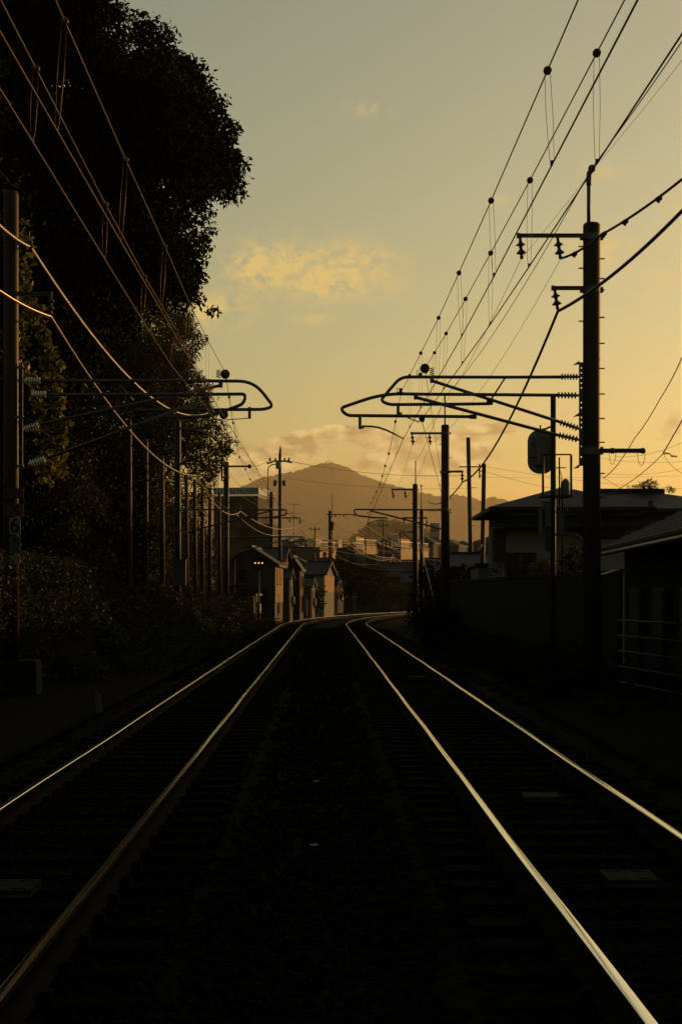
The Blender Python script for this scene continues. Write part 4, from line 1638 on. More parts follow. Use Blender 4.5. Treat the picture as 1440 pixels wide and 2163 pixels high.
# right: near tile roofed house, courses of tiles are parts
def tile_house():
    ex0, ey0, ex1, ey1, ez = 7.12, 48.5, 5.75, 8.5, 2.78  # near end runs on unseen, lengthened to shade the ground
    t = thing('tile_roofed_house', 'near house at the right edge with rows of dark roof tiles', 'house', ((ex0 + ex1) / 2 + 2.5, 39, -.3), 'houses along the line')
    run = Vector((5.2, 0, 2.37))
    A, B = Vector((ex0, ey0, ez)), Vector((ex1, ey1, ez))
    n = 17
    wav = 94
    for k in range(n):
        m_ = MB()
        o0, o1 = run * (k / n), run * ((k + 1.12) / n)
        for j in range(wav * 3 + 1):
            q = A.lerp(B, j / (wav * 3))
            h = (.0, .035, .012)[j % 3]
            m_.v.append(tuple(q + o0 + Vector((0, 0, .085 + h))))
            m_.v.append(tuple(q + o1 + Vector((0, 0, .03 + h))))
            m_.v.append(tuple(q + o0 + Vector((0, 0, .02))))
        for j in range(wav * 3):
            a, b = j * 3, j * 3 + 3
            m_.f += [(a, b, b + 1, a + 1), (a, a + 2, b + 2, b)]
        m_.build('tile_course', M_ROOF, t)
    m_ = MB()
    m_.prism([A - Vector((0, 0, .12)), A, A + run, A + run * 2 - Vector((0, 0, run.z)) * 2, A + run * 2 - Vector((0, 0, run.z * 2)) - Vector((0, 0, .12)), A + run - Vector((0, 0, .12))], B - A)
    m_.build('roof_deck', M_BROWN, t)
    m_ = MB()
    m_.tube([A + run + Vector((0, 0, .15)), B + run + Vector((0, 0, .15))], .16, 8)
    m_.build('ridge_cap', M_ROOF, t)
    m_ = MB()
    m_.tube([A + Vector((-.08, 0, -.1)), B + Vector((-.08, 0, -.1))], .055, 8)
    m_.build('gutter', mat('gutter', (.05, .046, .042), .4, .2), t, True)
    m_ = MB()
    m_.prism([(7.7, 47.6, -.5), (17, 47.6, -.5), (17, 47.6, 2.95), (12.3, 47.6, 4.9), (7.7, 47.6, 2.85)], (-1.32, -38.6, 0))
    m_.build('wall', mat('dark plaster', (.006, .0055, .005), .9, var=.2), t)
    # little pent roof and entrance
    q = P(1295, 1208, 46)
    m_ = MB()
    m_.prism([(q.x - .33, 45.4, q.z - .07), (q.x + .26, 45.4, q.z + .01), (q.x + .26, 45.4, q.z + .07), (q.x + .1, 45.4, q.z + .07)], (.0, 1.2, 0))
    m_.build('porch_roof', mat('light metal sheet', (.14, .14, .135), .35, .4), t)
    for yy in (44, 40, 36):
        m_ = MB()
        m_.box((7.52 - (47.6 - yy) * .033, yy, 1.2), (.06, 1.5, 1.1))
        w = m_.build('window', M_FRAME, t)
        g = MB()
        g.box((7.48 - (47.6 - yy) * .033, yy, 1.2), (.03, 1.3, .95))
        g.build('matt_pane', M_BROWN, w)  # matt board in place of glass, added to keep sky reflection off


tile_house()
# right middle: pale houses beyond the wall
house('pale two storey house between the second mast and the leaning pole', 990, 100, -.4, 2.5, 6, 3.6, 'gable', .75, M_BROWN, M_ROOF, R(-4), .35, [(-.8, 2.5, .5, 1.1), (.5, 2.4, .6, 1.0)], ridge='x')
house('small dark shed house left of the pale two storey house', 962, 112, -.4, 2.2, 5, 3.2, 'gable', .8, M_BROWN, M_ROOF, R(-6), .3, [(-.4, 2.0, .6, .9)], ridge='x')
house('narrow pale house against the big hipped house', 1048, 84, -.4, 1.7, 5, 3.4, 'flat', .4, M_PLAST, M_ROOF, 0, .2, [(.1, 2.2, .6, .9)])
# left houses
bT, fr = house('brown clad gabled house on the left with golden lit side wall', 530, 128, -.6, 3.5, 8, 4.55, 'gable', 1.15, M_BROWN, M_ROOF, R(-2.2), .35,
               [(-.8, 3.0, .9, 1.0), (.7, 1.4, .9, 1.2), (-.7, 1.2, 1.0, 1.4), (2, 3.0, 1.2, 1.0, 'right'), (5, 3.0, 1.2, 1.0, 'right'), (3.4, 1.0, 1.6, 1.5, 'right')], ridge='y')
sunlit_side_slab(bT, fr, 3.5, 8, 1.1, 3.9, .1, 7.9, mat('sunlit tan boards', (.20, .13, .065), .85, var=.2, stretch=(6, 6, .5)))  # paler than the brown front, evening sun put into its colour
m_ = MB()
m_.box(fr(-1.0, -.5, 2.45), (1.5, .9, .06), fr.a)
m_.build('awning', mat('red awning', (.16, .03, .025), .6), bT)
m_ = MB()
m_.tube([fr(-1.15, -.12, 4.3), fr(-1.15, -.12, .2)], .06, 8)
m_.build('downpipe', mat('pale downpipe', (.16, .15, .13), .5), bT, True)
house('dark tile roofed house behind the brown gabled house', 556, 150, -.6, 3.4, 6, 5.2, 'gable', 1.05, M_BROWN, M_ROOF, R(-3), .3, [(.5, 3.8, 1.0, .9)], ridge='x')
bC, fr = house('tall narrow terracotta house with a steep gable, left of centre', 617, 156, -.6, 1.35, 8, 4.7, 'gable', .95, mat('terracotta wall', (.065, .028, .016), .8, var=.2), M_ROOF, R(-1.5), .18,
               [(.0, 2.6, .32, 1.7), (.1, 1.0, .5, 1.2), (2, 2.9, 1.2, 1.0, 'right'), (5.4, 2.9, 1.2, 1.0, 'right'), (4, .9, 1.6, 1.5, 'right')], ridge='y')
m_ = MB()
for k in range(7):
    m_.box(fr(.12, -.12, .9 + k * .5), (.16, .14, .12), fr.a)
m_.tube([fr(.12, -.08, .3), fr(.12, -.08, 4.2)], .03, 6)
m_.build('meter_column', M_DARK, bC)
bE, frE = house('grey roofed house with the golden lit balcony box, left of centre', 664, 178, -.6, 2.0, 7, 4.4, 'gable', 1.2, M_PLAST, M_ROOF, R(-8), .35, [(-.2, 3.4, .6, .8)], ridge='x')
m_ = MB()
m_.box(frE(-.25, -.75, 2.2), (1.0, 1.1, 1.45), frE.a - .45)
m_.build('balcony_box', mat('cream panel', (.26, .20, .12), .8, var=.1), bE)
m_ = MB()
m_.box(frE(.4, -1.0, 1.2), (1.1, 1.3, .06), frE.a + .15)
for x in (-.1, .9):
    m_.tube([frE(x, -1.6, 1.2), frE(x, -1.6, -.6)], .035, 6)
m_.build('canopy', M_RUST, bE)
m_ = MB()
m_.box(frE(.55, 3.5, 5.9), (.35, .4, .6), frE.a)
m_.build('chimney', mat('brick chimney', (.28, .14, .08), .85), bE)
# clutter houses squeezed along the track
M_OCHRE = mat('ochre boards', (.10, .065, .035), .8, var=.3, stretch=(5, 5, .5))
CL = [(597, 148, 1.1, 5, 3.6, 'gable', M_BROWN, -2, 'narrow dark house between the brown and the terracotta house'),
      (640, 163, 1.5, 5, 3.0, 'gable', M_OCHRE, -3, 'small ochre boarded house right of the terracotta house'),
      (655, 190, 2.2, 6, 4.9, 'gable', M_BROWN, -6, 'dark gabled house peeping over the balcony house'),
      (687, 222, 3.0, 7, 4.2, 'hip', GREYB, -8, 'low dark hipped house left of the far central pole'),
      (510, 118, 1.6, 4, 2.2, 'flat', M_OCHRE, -3, 'low lean-to shed in front of the brown house'),
      (625, 190, 2.6, 7, 5.6, 'hip', M_BROWN, -5, 'dark hipped roof behind the terracotta house')]
for px, Y_, W_, D_, H_, rf, mm, ang, lab in CL:
    t, fr = house(lab, px, Y_, -.6, W_, D_, H_, rf, .8, mm, M_ROOF, R(ang), .2, [(-W_ * .2, H_ * .6, W_ * .3, .8), (D_ * .3, H_ * .55, .9, .9, 'right'), (D_ * .7, H_ * .3, .9, 1.0, 'right')])
    m_ = MB()
    m_.tube([fr(W_ / 2 + .06, .1, H_ - .7), fr(W_ / 2 + .06, .1, -.5)], .04, 6)
    m_.build('downpipe', MATS['pale downpipe'], t, True)
    m_ = MB()
    m_.box(fr(W_ / 2 + .16, D_ * .45, H_ * .35), (.3, .75, .55), fr.a)
    m_.box(fr(W_ / 2 + .16, D_ * .45, H_ * .35 - .36), (.34, .8, .05), fr.a)
    m_.build('air_conditioner', MATS['pale downpipe'], t)
    m_ = MB()
    m_.box(fr(0, -.25, H_ * .42), (W_ * .8, .5, .05), fr.a)
    m_.build('awning', M_RUST, t)
TAN_SUNLIT = mat('sunlit weatherboard', (.26, .165, .075), .85, var=.25, stretch=(5, 5, .5))  # for house sides towards the sun, sunlight put into the tan
sunlit_side_slab(bE, frE, 2.0, 7, 2.0, 3.7, .1, 6.9, TAN_SUNLIT)
MID = [(700, 262, 3.4, 7, 5.4, 'gable', 'dark house with sunlit side just right of the far central pole top'),
       (722, 236, 3.0, 6, 4.0, 'gable', 'low dark gabled house behind the tallest garden tree'),
       (748, 275, 3.6, 7, 6.2, 'hip', 'dark hipped house among the sagging golden wires'),
       (790, 255, 3.2, 7, 5.2, 'gable', 'dark gabled house with sunlit side under the wooded hill'),
       (815, 240, 2.6, 6, 4.2, 'hip', 'low dark hipped house left of the third right mast'),
       (852, 262, 3.0, 8, 6.4, 'gable', 'dark gabled house showing just left of the third right mast'),
       (866, 205, 1.8, 6, 3.8, 'gable', 'small dark house at the foot of the third right mast'),
       (642, 232, 2.8, 6, 5.6, 'gable', 'dark gabled house above the small ochre house')]
for i, (px, Y_, W_, D_, H_, rf, lab) in enumerate(MID):
    t, fr = house(lab, px, Y_, -.6, W_, D_, H_, rf, 1.1, (M_BROWN, GREYB)[i % 2], M_ROOF, R(-6 - 3 * (i % 3)), .3, [(-W_ * .22, H_ * .66, W_ * .26, .9), (W_ * .22, H_ * .66, W_ * .26, .9), (D_ * .5, H_ * .6, 1.4, 1.0, 'right')], group='buildings in the distance')
    sunlit_side_slab(t, fr, W_, D_, H_ * .35, H_ - .9, .1, D_ - .1, TAN_SUNLIT if i % 3 else M_SUNNY)
    m_ = MB()
    m_.box(fr(-W_ * .1, -.35, H_ * .38), (W_ * .7, .6, .5), fr.a)
    m_.build('balcony', mat('balcony panel', (.09, .08, .065), .7), t)
    if i % 2 == 0:
        m_ = MB()
        q = fr(W_ * .2, D_ * .4, H_ + .3)
        m_.tube([q, q + Vector((0, 0, 1.8))], .03, 5)
        for dz, w in ((1.75, .5), (1.45, .35)):
            m_.tube([q + Vector((-w, 0, dz)), q + Vector((w, 0, dz))], .022, 5)
        m_.build('aerial', M_DARK, t)
for i, (px, ytop, Y_, lab) in enumerate(((809, 1104, 225, 'thin far pole standing before the long flat building'), (772, 1128, 270, 'short far pole between the central trees and the hill'),
                                         (845, 1118, 250, 'slim far pole just left of the third right mast'), (665, 1112, 245, 'slim far pole over the roofs left of the central pole'))):
    b_ = Vector(((px - CX) * Y_ / FPX, Y_, -.6))
    t = thing('utility_pole', lab, 'utility pole', b_, 'utility poles')
    MB()._lathe(b_, P(px, ytop, Y_), [(0, .15), (1, .09)], 10).build('pole', M_WOOD, t, True)
    MB().box(P(px, ytop + 6, Y_ - .1), (1.5, .08, .1)).build('cross_arm', M_DARK, t)
    m_ = MB()
    for dx in (-.6, .6):
        m_._lathe(P(px, ytop + 6, Y_ - .1) + Vector((dx, 0, .05)), P(px, ytop + 6, Y_ - .1) + Vector((dx, 0, .3)), [(0, .05), (.5, .08), (1, .04)], 8)
    tag(m_.build('insulators', M_INSB, t), kind='stuff')
for i, (a, b, sg, mm) in enumerate((((665, 1115, 245), (772, 1131, 270), 1.2, M_DARK), ((697, 1100, 200), (809, 1108, 225), 1.4, M_DARK), ((809, 1110, 225), (845, 1121, 250), .8, M_GOLDC), ((772, 1131, 270), (845, 1124, 250), 1.0, M_DARK),
                                    ((590, 1105, 143), (697, 1120, 200), 1.6, M_DARK), ((634, 1120, 155), (800, 1190, 215), 1.2, M_DARK), ((697, 1130, 200), (877, 1180, 122), 1.0, M_GOLDC), ((697, 1160, 200), (868, 1200, 122), .9, M_DARK))):
    wire('town_wire', ('upper roof', 'long upper', 'short golden', 'far slack', 'left slack', 'slanting dark', 'slanting golden', 'lowest dark')[i] + ' wire sagging over the town roofs at picture centre', [P(*a), P(*b)], .018, mm, sg, 12, 'wires over the town')
# blue topped building
bA, fr = house('boxy building with a blue metal parapet behind the third left mast', 498, 190, -.6, 4.9, 9, 12.9, 'flat', 0, mat('brown grey siding', (.05, .036, .026), .8, var=.2, stretch=(4, 4, .3)), M_DARK, R(-9), .02,
               [(-1.2, 8.3, 1.1, 1.2), (1.0, 8.3, 1.1, 1.2), (-1.2, 5.2, 1.1, 1.2), (1.0, 5.2, 1.1, 1.2)], name='apartment_building', cat='building', group='buildings in the distance')
for i in range(14):
    m_ = MB()
    m_.box(fr(-2.45 + (i + .5) * .352, -.06, 13.0), (.335, .06, .72), fr.a)
    m_.build('parapet_panel', mat('blue metal sheet', (.06, .11, .16), .35, .5, var=.12), bA)
for i in range(22):
    m_ = MB()
    m_.box(fr(2.5, (i + .5) * .40, 13.0), (.06, .38, .72), fr.a)
    m_.build('parapet_panel', MATS['blue metal sheet'], bA)
m_ = MB()
m_.box(fr(3.1, 2, 4.4), (1.5, 5, 10.0), fr.a)
m_.build('stair_block', MATS['brown grey siding'], bA)

# distant buildings between the masts
FAR = [(822, 290, 4, 14, 10.2, 'long flat building with lit golden parapet left of the third right mast', CREAM, -22),
       (706, 330, 7.5, 8, 11.2, 'low dark flat roofed block behind the far central pole', GREYB, -14),
       (738, 350, 3, 10, 12.6, 'flat roofed block with bright rooftop fence right of the central pole', CREAM, -24),
       (652, 300, 4, 8, 10.5, 'small flat block with pale roof hut above the grey roofed house', CREAM, -20),
       (768, 240, 6, 7, 6.2, 'plain dark house with gable beyond the central trees', GREYB, -12),
       (838, 215, 5, 7, 4.6, 'dark two storey house right of the central trees', GREYB, -14),
       (899, 215, 1.6, 9, 5.2, 'golden lit house wall glimpsed between the right masts', CREAM, -15),
       (676, 250, 5, 7, 6.4, 'grey hipped house roof above the balcony house', GREYB, -15)]
for px, Y_, W_, D_, H_, lab, mm, ang in FAR:
    flat = H_ > 9
    t, fr = house(lab, px, Y_, -.6, W_, D_, H_, 'flat' if flat else ('hip' if 'hipped' in lab else 'gable'), 1.6, mm, M_ROOF, R(ang), .15 if flat else .4,
                  [(-W_ * .25, H_ * .72, W_ * .25, 1.1), (W_ * .25, H_ * .72, W_ * .25, 1.1)], name='distant_building' if flat else 'house', cat='building' if flat else 'house', group='buildings in the distance')
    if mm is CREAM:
        sunlit_side_slab(t, fr, W_, D_, H_ * .45, H_ - .75)
    if flat:
        m_ = MB()
        for i in range(int(W_ / .7)):
            m_.box(fr(-W_ / 2 + i * .7 + .3, .1, H_ - .6 + .55), (.07, .07, 1.0), fr.a)
        for i in range(int(D_ / .7)):
            m_.box(fr(W_ / 2 - .05, i * .7 + .3, H_ - .6 + .55), (.07, .07, 1.0), fr.a)
        m_.box(fr(0, .1, H_ + .42), (W_, .08, .08), fr.a)
        m_.box(fr(W_ / 2 - .05, D_ / 2, H_ + .42), (.08, D_, .08), fr.a)
        m_.build('roof_railing', M_STEEL, t)
        m_ = MB()
        m_.box(fr(-W_ * .15, D_ * .5, H_ + .3), (W_ * .35, D_ * .4, 1.5), fr.a)
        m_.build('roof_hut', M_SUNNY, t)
t, fr = house('pale teal tower block far off between two right masts', 918, 800, -.6, 4.4, 8, 35.5, 'flat', 0, mat('teal grey wall', (.12, .15, .155), .7, var=.08), M_ROOF, R(-6), .05,
              [(x, z, .9, 1.6) for x in (-1.3, 0, 1.3) for z in (12, 16, 20, 24, 28, 32)], name='tower_block', cat='building', group='buildings in the distance')
house('low pale teal block beside the far tower block', 905, 560, -.6, 9, 6, 17.5, 'flat', 0, MATS['teal grey wall'], M_ROOF, R(-4), .05, [(x, z, .9, 1.2) for x in (-3, -1, 1, 3) for z in (8, 11, 14)], name='distant_building', cat='building', group='buildings in the distance')
# rows of far roofs filling the skyline under the mountain
k_ = 0
words = ['first', 'second', 'third', 'fourth', 'fifth', 'sixth', 'seventh', 'eighth', 'ninth', 'tenth', 'eleventh', 'twelfth']
for i in range(12):
    px = 600 + i * 42 + random.uniform(-8, 8)
    Y_ = random.uniform(380, 520)
    H_ = (HY - random.uniform(1138, 1150)) * Y_ / FPX + 1.2
    house(words[i] + ' house from the left in the far row of roofs under the mountain', px, Y_, -.6, random.uniform(6, 9), 8, H_, 'hip', 1.8, random.choice((GREYB, M_BROWN, CREAM)), M_ROOF, R(random.uniform(-30, 5)), .4,
          [(0, H_ * .6, 1.4, 1.2)], group='far row of roofs')

# television antenna on the terrace houses
m_ = MB()
q0, q1 = P(620, 1145, 158), P(620, 1064, 158)
m_.tube([q0, q1], .025, 6)
for py, w in ((1065, .55), (1085, .8), (1098, .35)):
    q = P(620, py, 158)
    m_.tube([q - Vector((w, 0, 0)), q + Vector((w, 0, 0))], .016, 5)
tag(m_.build('television_antenna', M_DARK, None, True), 'thin television antenna above the terracotta house against the mountain', 'antenna')

# ================================================================ MOUNTAIN AND HILL
def ridge_terrain(name, sky, Yr, front, back, xpad, seed, rough, material, zb=-.62):
    rng = np.random.default_rng(seed)
    xs_px = np.array([p[0] for p in sky], float)
    zs = np.array([EYE + (HY - p[1]) * Yr / FPX for p in sky])
    nx, ny = 420, 61
    X = np.linspace((xs_px[0] - CX) * Yr / FPX - xpad, (xs_px[-1] - CX) * Yr / FPX + xpad, nx)
    T = np.linspace(-1, 1, ny)
    xr = (xs_px - CX) * Yr / FPX
    prof = np.interp(X, xr, zs)
    ph = rng.uniform(0, 6.28, 40)
    V = np.empty((ny, nx, 3))
    span_ = xr[-1] - xr[0]
    for j, t in enumerate(T):
        Y = Yr + (t * front if t < 0 else t * back)
        fall = (1 - abs(t)) ** 1.3
        gul = np.zeros(nx)
        for k in range(10):
            w = 2 * math.pi * (k + 2) * 1.7 / span_
            gul += np.sin(X * w + ph[k] + 3 * t * math.sin(k)) / (k + 1)
        bump = sum(np.sin(X * 2 * math.pi * f / span_ + ph[20 + i]) / f for i, f in enumerate((23, 41, 67, 97, 131))) + .28 * rng.normal(size=nx)
        V[j, :, 0] = X + 0.0
        V[j, :, 1] = Y
        V[j, :, 2] = zb - .3 + (prof - zb) * fall * (1 + .25 * gul * t * t * (1 - abs(t)) * 3) + rough * bump * 4 * fall
    idx = np.arange(nx * ny).reshape(ny, nx)
    F = np.stack([idx[:-1, :-1], idx[:-1, 1:], idx[1:, 1:], idx[1:, :-1]], -1).reshape(-1, 4)
    o = npmesh(name, V.reshape(-1, 3), F, material)
    o.data.polygons.foreach_set('use_smooth', [True] * len(o.data.polygons))
    return tag(o, kind='structure')


M_FOREST = mat('forested slope', (.022, .024, .012), .95, var=.35, scale=.01, spec=.1)
ridge_terrain('mountain', [(-400, 1120), (100, 1080), (350, 1060), (470, 1040), (505, 1030), (545, 1012), (580, 1003), (620, 995), (655, 986), (680, 978), (695, 976), (712, 979), (735, 987), (760, 1000), (790, 1014), (830, 1025),
                           (880, 1038), (905, 1043), (925, 1049), (945, 1046), (965, 1044), (990, 1050), (1015, 1056), (1040, 1049), (1100, 1062), (1200, 1075), (1400, 1100), (1900, 1150)], 9000, 2600, 2200, 300, 3, 2.8, M_FOREST)
ridge_terrain('wooded_hill', [(690, 1175), (740, 1146), (765, 1122), (785, 1110), (805, 1106), (818, 1108), (832, 1103), (845, 1110), (860, 1112), (875, 1108), (890, 1120), (910, 1128), (960, 1140), (1050, 1175)], 2800, 480, 480, 110, 5, .6, M_FOREST)
# tree tops on the wooded hill and on the mountain summit
cl = []
for i in range(210):
    px = random.uniform(745, 930)
    base_y = np.interp(px, [690, 740, 765, 785, 805, 818, 832, 845, 860, 875, 890, 910, 960], [1175, 1146, 1122, 1110, 1106, 1108, 1103, 1110, 1112, 1108, 1120, 1128, 1140])
    dy = random.uniform(0, 40)
    q = P(px, base_y + dy * .5, 2800 - dy * 6)
    cl.append((q.x, q.y, q.z, random.uniform(4.0, 8.0)))
V, F = leaf_cloud(cl, .27, 2.8, .2, 1.0, .7)
tag(npmesh('hill_woodland', V, F, M_FOREST), 'dark woodland covering the low rounded hill beyond the roofs', 'woodland', kind='stuff')
t = thing('summit_buildings', 'tiny buildings and mast on the mountain summit', 'building', P(694, 976, 9000))
for px, w, h in ((688, 9, 5), (693, 5, 12), (699, 6, 7)):
    q = P(px, np.interp(px, [680, 695, 712], [978, 976, 979]), 9000)
    MB().box(q + Vector((0, 0, h / 2 - 6)), (w, 12, h + 8)).build('block', GREYB, t)


# ================================================================ TREES
def inside(px, py, poly):
    c = False
    j = len(poly) - 1
    for i in range(len(poly)):
        xi, yi = poly[i]
        xj, yj = poly[j]
        if (yi > py) != (yj > py) and px < (xj - xi) * (py - yi) / (yj - yi) + xi:
            c = not c
        j = i
    return c


def edge_dist(px, py, poly):
    best = 1e9
    for (ax, ay), (bx, by) in zip(poly, poly[1:]):
        dx, dy = bx - ax, by - ay
        t = max(0, min(1, ((px - ax) * dx + (py - ay) * dy) / (dx * dx + dy * dy + 1e-9)))
        best = min(best, math.hypot(px - ax - dx * t, py - ay - dy * t))
    return best


def crown_clumps(poly, Yc, dY, n, rmin, rmax, bounds, edge_poly=None, seed=1):
    rnd = random.Random(seed)
    out = []
    tries = 0
    while len(out) < n and tries < n * 60:
        tries += 1
        px, py = rnd.uniform(bounds[0], bounds[1]), rnd.uniform(bounds[2], bounds[3])
        if not inside(px, py, poly):
            continue
        e = edge_dist(px, py, edge_poly or poly)
        Y = Yc + rnd.uniform(-dY, dY)
        s = FPX / Y
        r = rnd.uniform(rmin, rmax)
        if e < r * s * .95:
            r = e / s / .95
            if r < rmin * .38:
                continue
        q = P(px, py, Y)
        out.append((q.x, q.y, q.z, r))
    return out


def limb(m_, pts, r0, r1, n=10):
    k = len(pts)
    m_.tube(pts, [r0 + (r1 - r0) * i / (k - 1) for i in range(k)], n)


def tree(name, label, clumps, trunk_pt, trunk_r, zb, leafm, per_m2, size, droop, aspect, seed, group=None):
    rnd = random.Random(seed)
    t = thing(name, label, 'tree', Vector((trunk_pt[0], trunk_pt[1], zb)), group)
    m_ = MB()
    b = Vector((trunk_pt[0], trunk_pt[1], zb - .3))
    top = Vector((trunk_pt[0] + rnd.uniform(-.3, .3), trunk_pt[1], trunk_pt[2]))
    pts = [b.lerp(top, i / 6) + Vector((rnd.uniform(-.12, .12), rnd.uniform(-.12, .12), 0)) * (i > 0) for i in range(7)]
    limb(m_, pts, trunk_r, trunk_r * .35, 14)
    m_.build('trunk', M_BARK, t, True)
    for c in rnd.sample(clumps, min(len(clumps), 26)):
        q = Vector(c[:3])
        f = min(.95, max(.25, (q.z - b.z) / max(1, top.z - b.z) * .7))
        s_ = b.lerp(top, f)
        md = s_.lerp(q, .5) + Vector((0, 0, .4))
        l_ = MB()
        limb(l_, [s_, md, q], trunk_r * .28, trunk_r * .05, 7)
        l_.build('limb', M_BARK, t, True)
    V, F = leaf_cloud(clumps, per_m2, size, droop, .85, aspect)
    npmesh('crown', V, F, leafm, t)
    return t


BIG = [(-420, -420), (120, -420), (200, -60), (262, -6), (300, 12), (332, 42), (372, 60), (388, 84), (402, 112), (436, 122), (462, 172), (484, 200), (510, 238), (524, 268), (512, 300), (530, 338), (534, 356), (524, 386),
       (486, 396), (446, 412), (436, 452), (452, 490), (436, 540), (408, 558), (430, 602), (428, 622), (398, 640), (330, 650), (250, 640), (150, 720), (90, 900), (60, 1100), (-420, 1130)]
BIG = [(x - (22 if y < 395 else 4) if x > 200 and y > -100 else x, y) for x, y in BIG]
edge = BIG[1:27]
rnd = random.Random(5)
cl = [c for c in crown_clumps(BIG, 62, 5.0, 500, .7, 1.6, (-230, 540, -230, 1110), edge, 3)]
# lobes of foliage along the outline, with notches between them
for (ax, ay), (bx, by) in zip(edge[1:-1], edge[2:]):
    k = max(1, int(math.hypot(bx - ax, by - ay) / 24))
    for i in range(k):
        f = (i + rnd.random()) / k
        Y_ = 62 + rnd.uniform(-4, 4)
        r_ = rnd.choice((.22, .3, .42, .55, .7))
        q = P(ax + (bx - ax) * f - r_ * 34 + rnd.uniform(-8, 6), ay + (by - ay) * f + rnd.uniform(-6, 14), Y_)
        cl.append((q.x, q.y, q.z, r_))
        if rnd.random() < .6:
            cl.append((q.x + rnd.uniform(.1, .5), q.y, q.z + rnd.uniform(-.5, .2), rnd.uniform(.12, .24)))
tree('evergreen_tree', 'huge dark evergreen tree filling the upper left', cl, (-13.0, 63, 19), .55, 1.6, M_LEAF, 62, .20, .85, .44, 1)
SEC = [(60, 560), (300, 560), (395, 640), (412, 700), (430, 722), (404, 770), (420, 800), (446, 830), (444, 862), (462, 890), (476, 912), (492, 940), (480, 958), (472, 985), (452, 1000), (446, 1040), (420, 1060), (380, 1120), (250, 1150), (40, 1150)]
cl = crown_clumps(SEC, 100, 6, 300, .8, 1.9, (40, 495, 560, 1150), SEC[2:17], 8)
for (ax, ay), (bx, by) in zip(SEC[2:16], SEC[3:17]):
    for i in range(3):
        f = rnd.random()
        q = P(ax + (bx - ax) * f - rnd.uniform(0, 14), ay + (by - ay) * f, 100 + rnd.uniform(-4, 4))
        cl.append((q.x, q.y, q.z, rnd.uniform(.2, .6)))
tree('feathery_tree', 'lighter feathery tree beyond the posts, its right edge lit by the low sun', cl, (-12.0, 101, 13), .32, 1.2, M_LEAF2, 36, .235, .7, .28, 2)
# left grove continued: edge tree, then two unseen ones added to shade the ground
for i, (tx, ty, h_, lab) in enumerate(((-11.6, 46, 15, 'dark tree crowding the upper left picture edge behind the near mast'),
                                       (-10.6, 27, 14, 'unseen dark grove tree beside the left bank, added to shade the track'),
                                       (-10.2, 10, 13, 'nearest unseen dark grove tree at far left, added to shade the track'))):
    rn = random.Random(60 + i)
    c3 = []
    for k in range(90):
        a_, b_, d_ = rn.uniform(-1, 1), rn.uniform(-1, 1), rn.uniform(-1, 1)
        if a_ * a_ + b_ * b_ + d_ * d_ < 1:
            c3.append((tx + a_ * 3.0, ty + b_ * 6, 2.5 + h_ * .52 + d_ * h_ * .5, rn.uniform(.8, 1.5)))
    if i == 0:
        for (px, py, r_) in ((4, 130, .35), (12, 200, .4), (6, 260, .45), (18, 330, .4), (22, 400, .35), (2, 440, .4)):
            q = P(px - 18, py, 46)
            c3.append((q.x, q.y, q.z, r_))
    tree('grove_tree', lab, c3, (tx, ty, h_ * .8), .3, 1.2, M_LEAF, 22 if i else 40, .3 if i else .2, .6, .5, 70 + i, 'trees of the left grove')
# dark thicket under the big tree
cl = []
for i in range(150):
    px, py = rnd.uniform(-200, 300), rnd.uniform(960, 1230)
    q = P(px, py, rnd.uniform(67, 76))
    cl.append((q.x, q.y, q.z, rnd.uniform(.5, 1.1)))
V, F = leaf_cloud(cl, 45, .19, .4, 1.0, .5)
tag(npmesh('thicket', V, F, M_LEAF), 'black thicket filling the shade under the big evergreen tree', 'thicket', kind='stuff')
# ivy hedge behind the timber posts
cl = []
for i in range(190):
    Y_ = rnd.uniform(60, 122)
    z = rnd.uniform(1.4, 6.3)
    cl.append((-8.9 - rnd.random() * 1.2 + (Y_ - 60) * .004, Y_, z, rnd.uniform(.4, .85)))
V, F = leaf_cloud(cl, 60, .16, .6, 1.0, .55)
tag(npmesh('ivy_hedge', V, F, M_LEAF2), 'tall ivy covered hedge standing behind the row of timber posts', 'hedge', kind='stuff')
# bank undergrowth
cl = []
for i in range(520):
    Y_ = rnd.uniform(26, 120)
    x = toe(Y_) - abs(rnd.gauss(0, 1)) * 2.3 + .4
    r_ = rnd.uniform(.18, .55)
    if x > -6.2 and Y_ < 41:
        continue
    cl.append((x, Y_, ground_z(x, Y_) + r_ * .5, r_))
for px, py, Y_, r_ in ((90, 1195, 43, .45), (120, 1215, 43, .5), (60, 1225, 42, .55), (150, 1240, 44, .5), (100, 1270, 43, .6), (130, 1320, 43, .5), (80, 1340, 42, .55), (180, 1270, 45, .5), (60, 1180, 44, .4), (200, 1300, 45, .5),
                     (5, 1185, 37, .3), (8, 1230, 37, .3), (2, 1280, 37, .35), (-10, 1330, 37, .35)):
    q = P(px, py, Y_)
    cl.append((q.x, q.y, q.z, r_))
V, F = leaf_cloud(cl, 75, .13, .1, .9, .5)
tag(npmesh('bank_undergrowth', V, F, M_LEAF2), 'dense weeds and shrubs covering the left bank beside the track', 'undergrowth', kind='stuff')
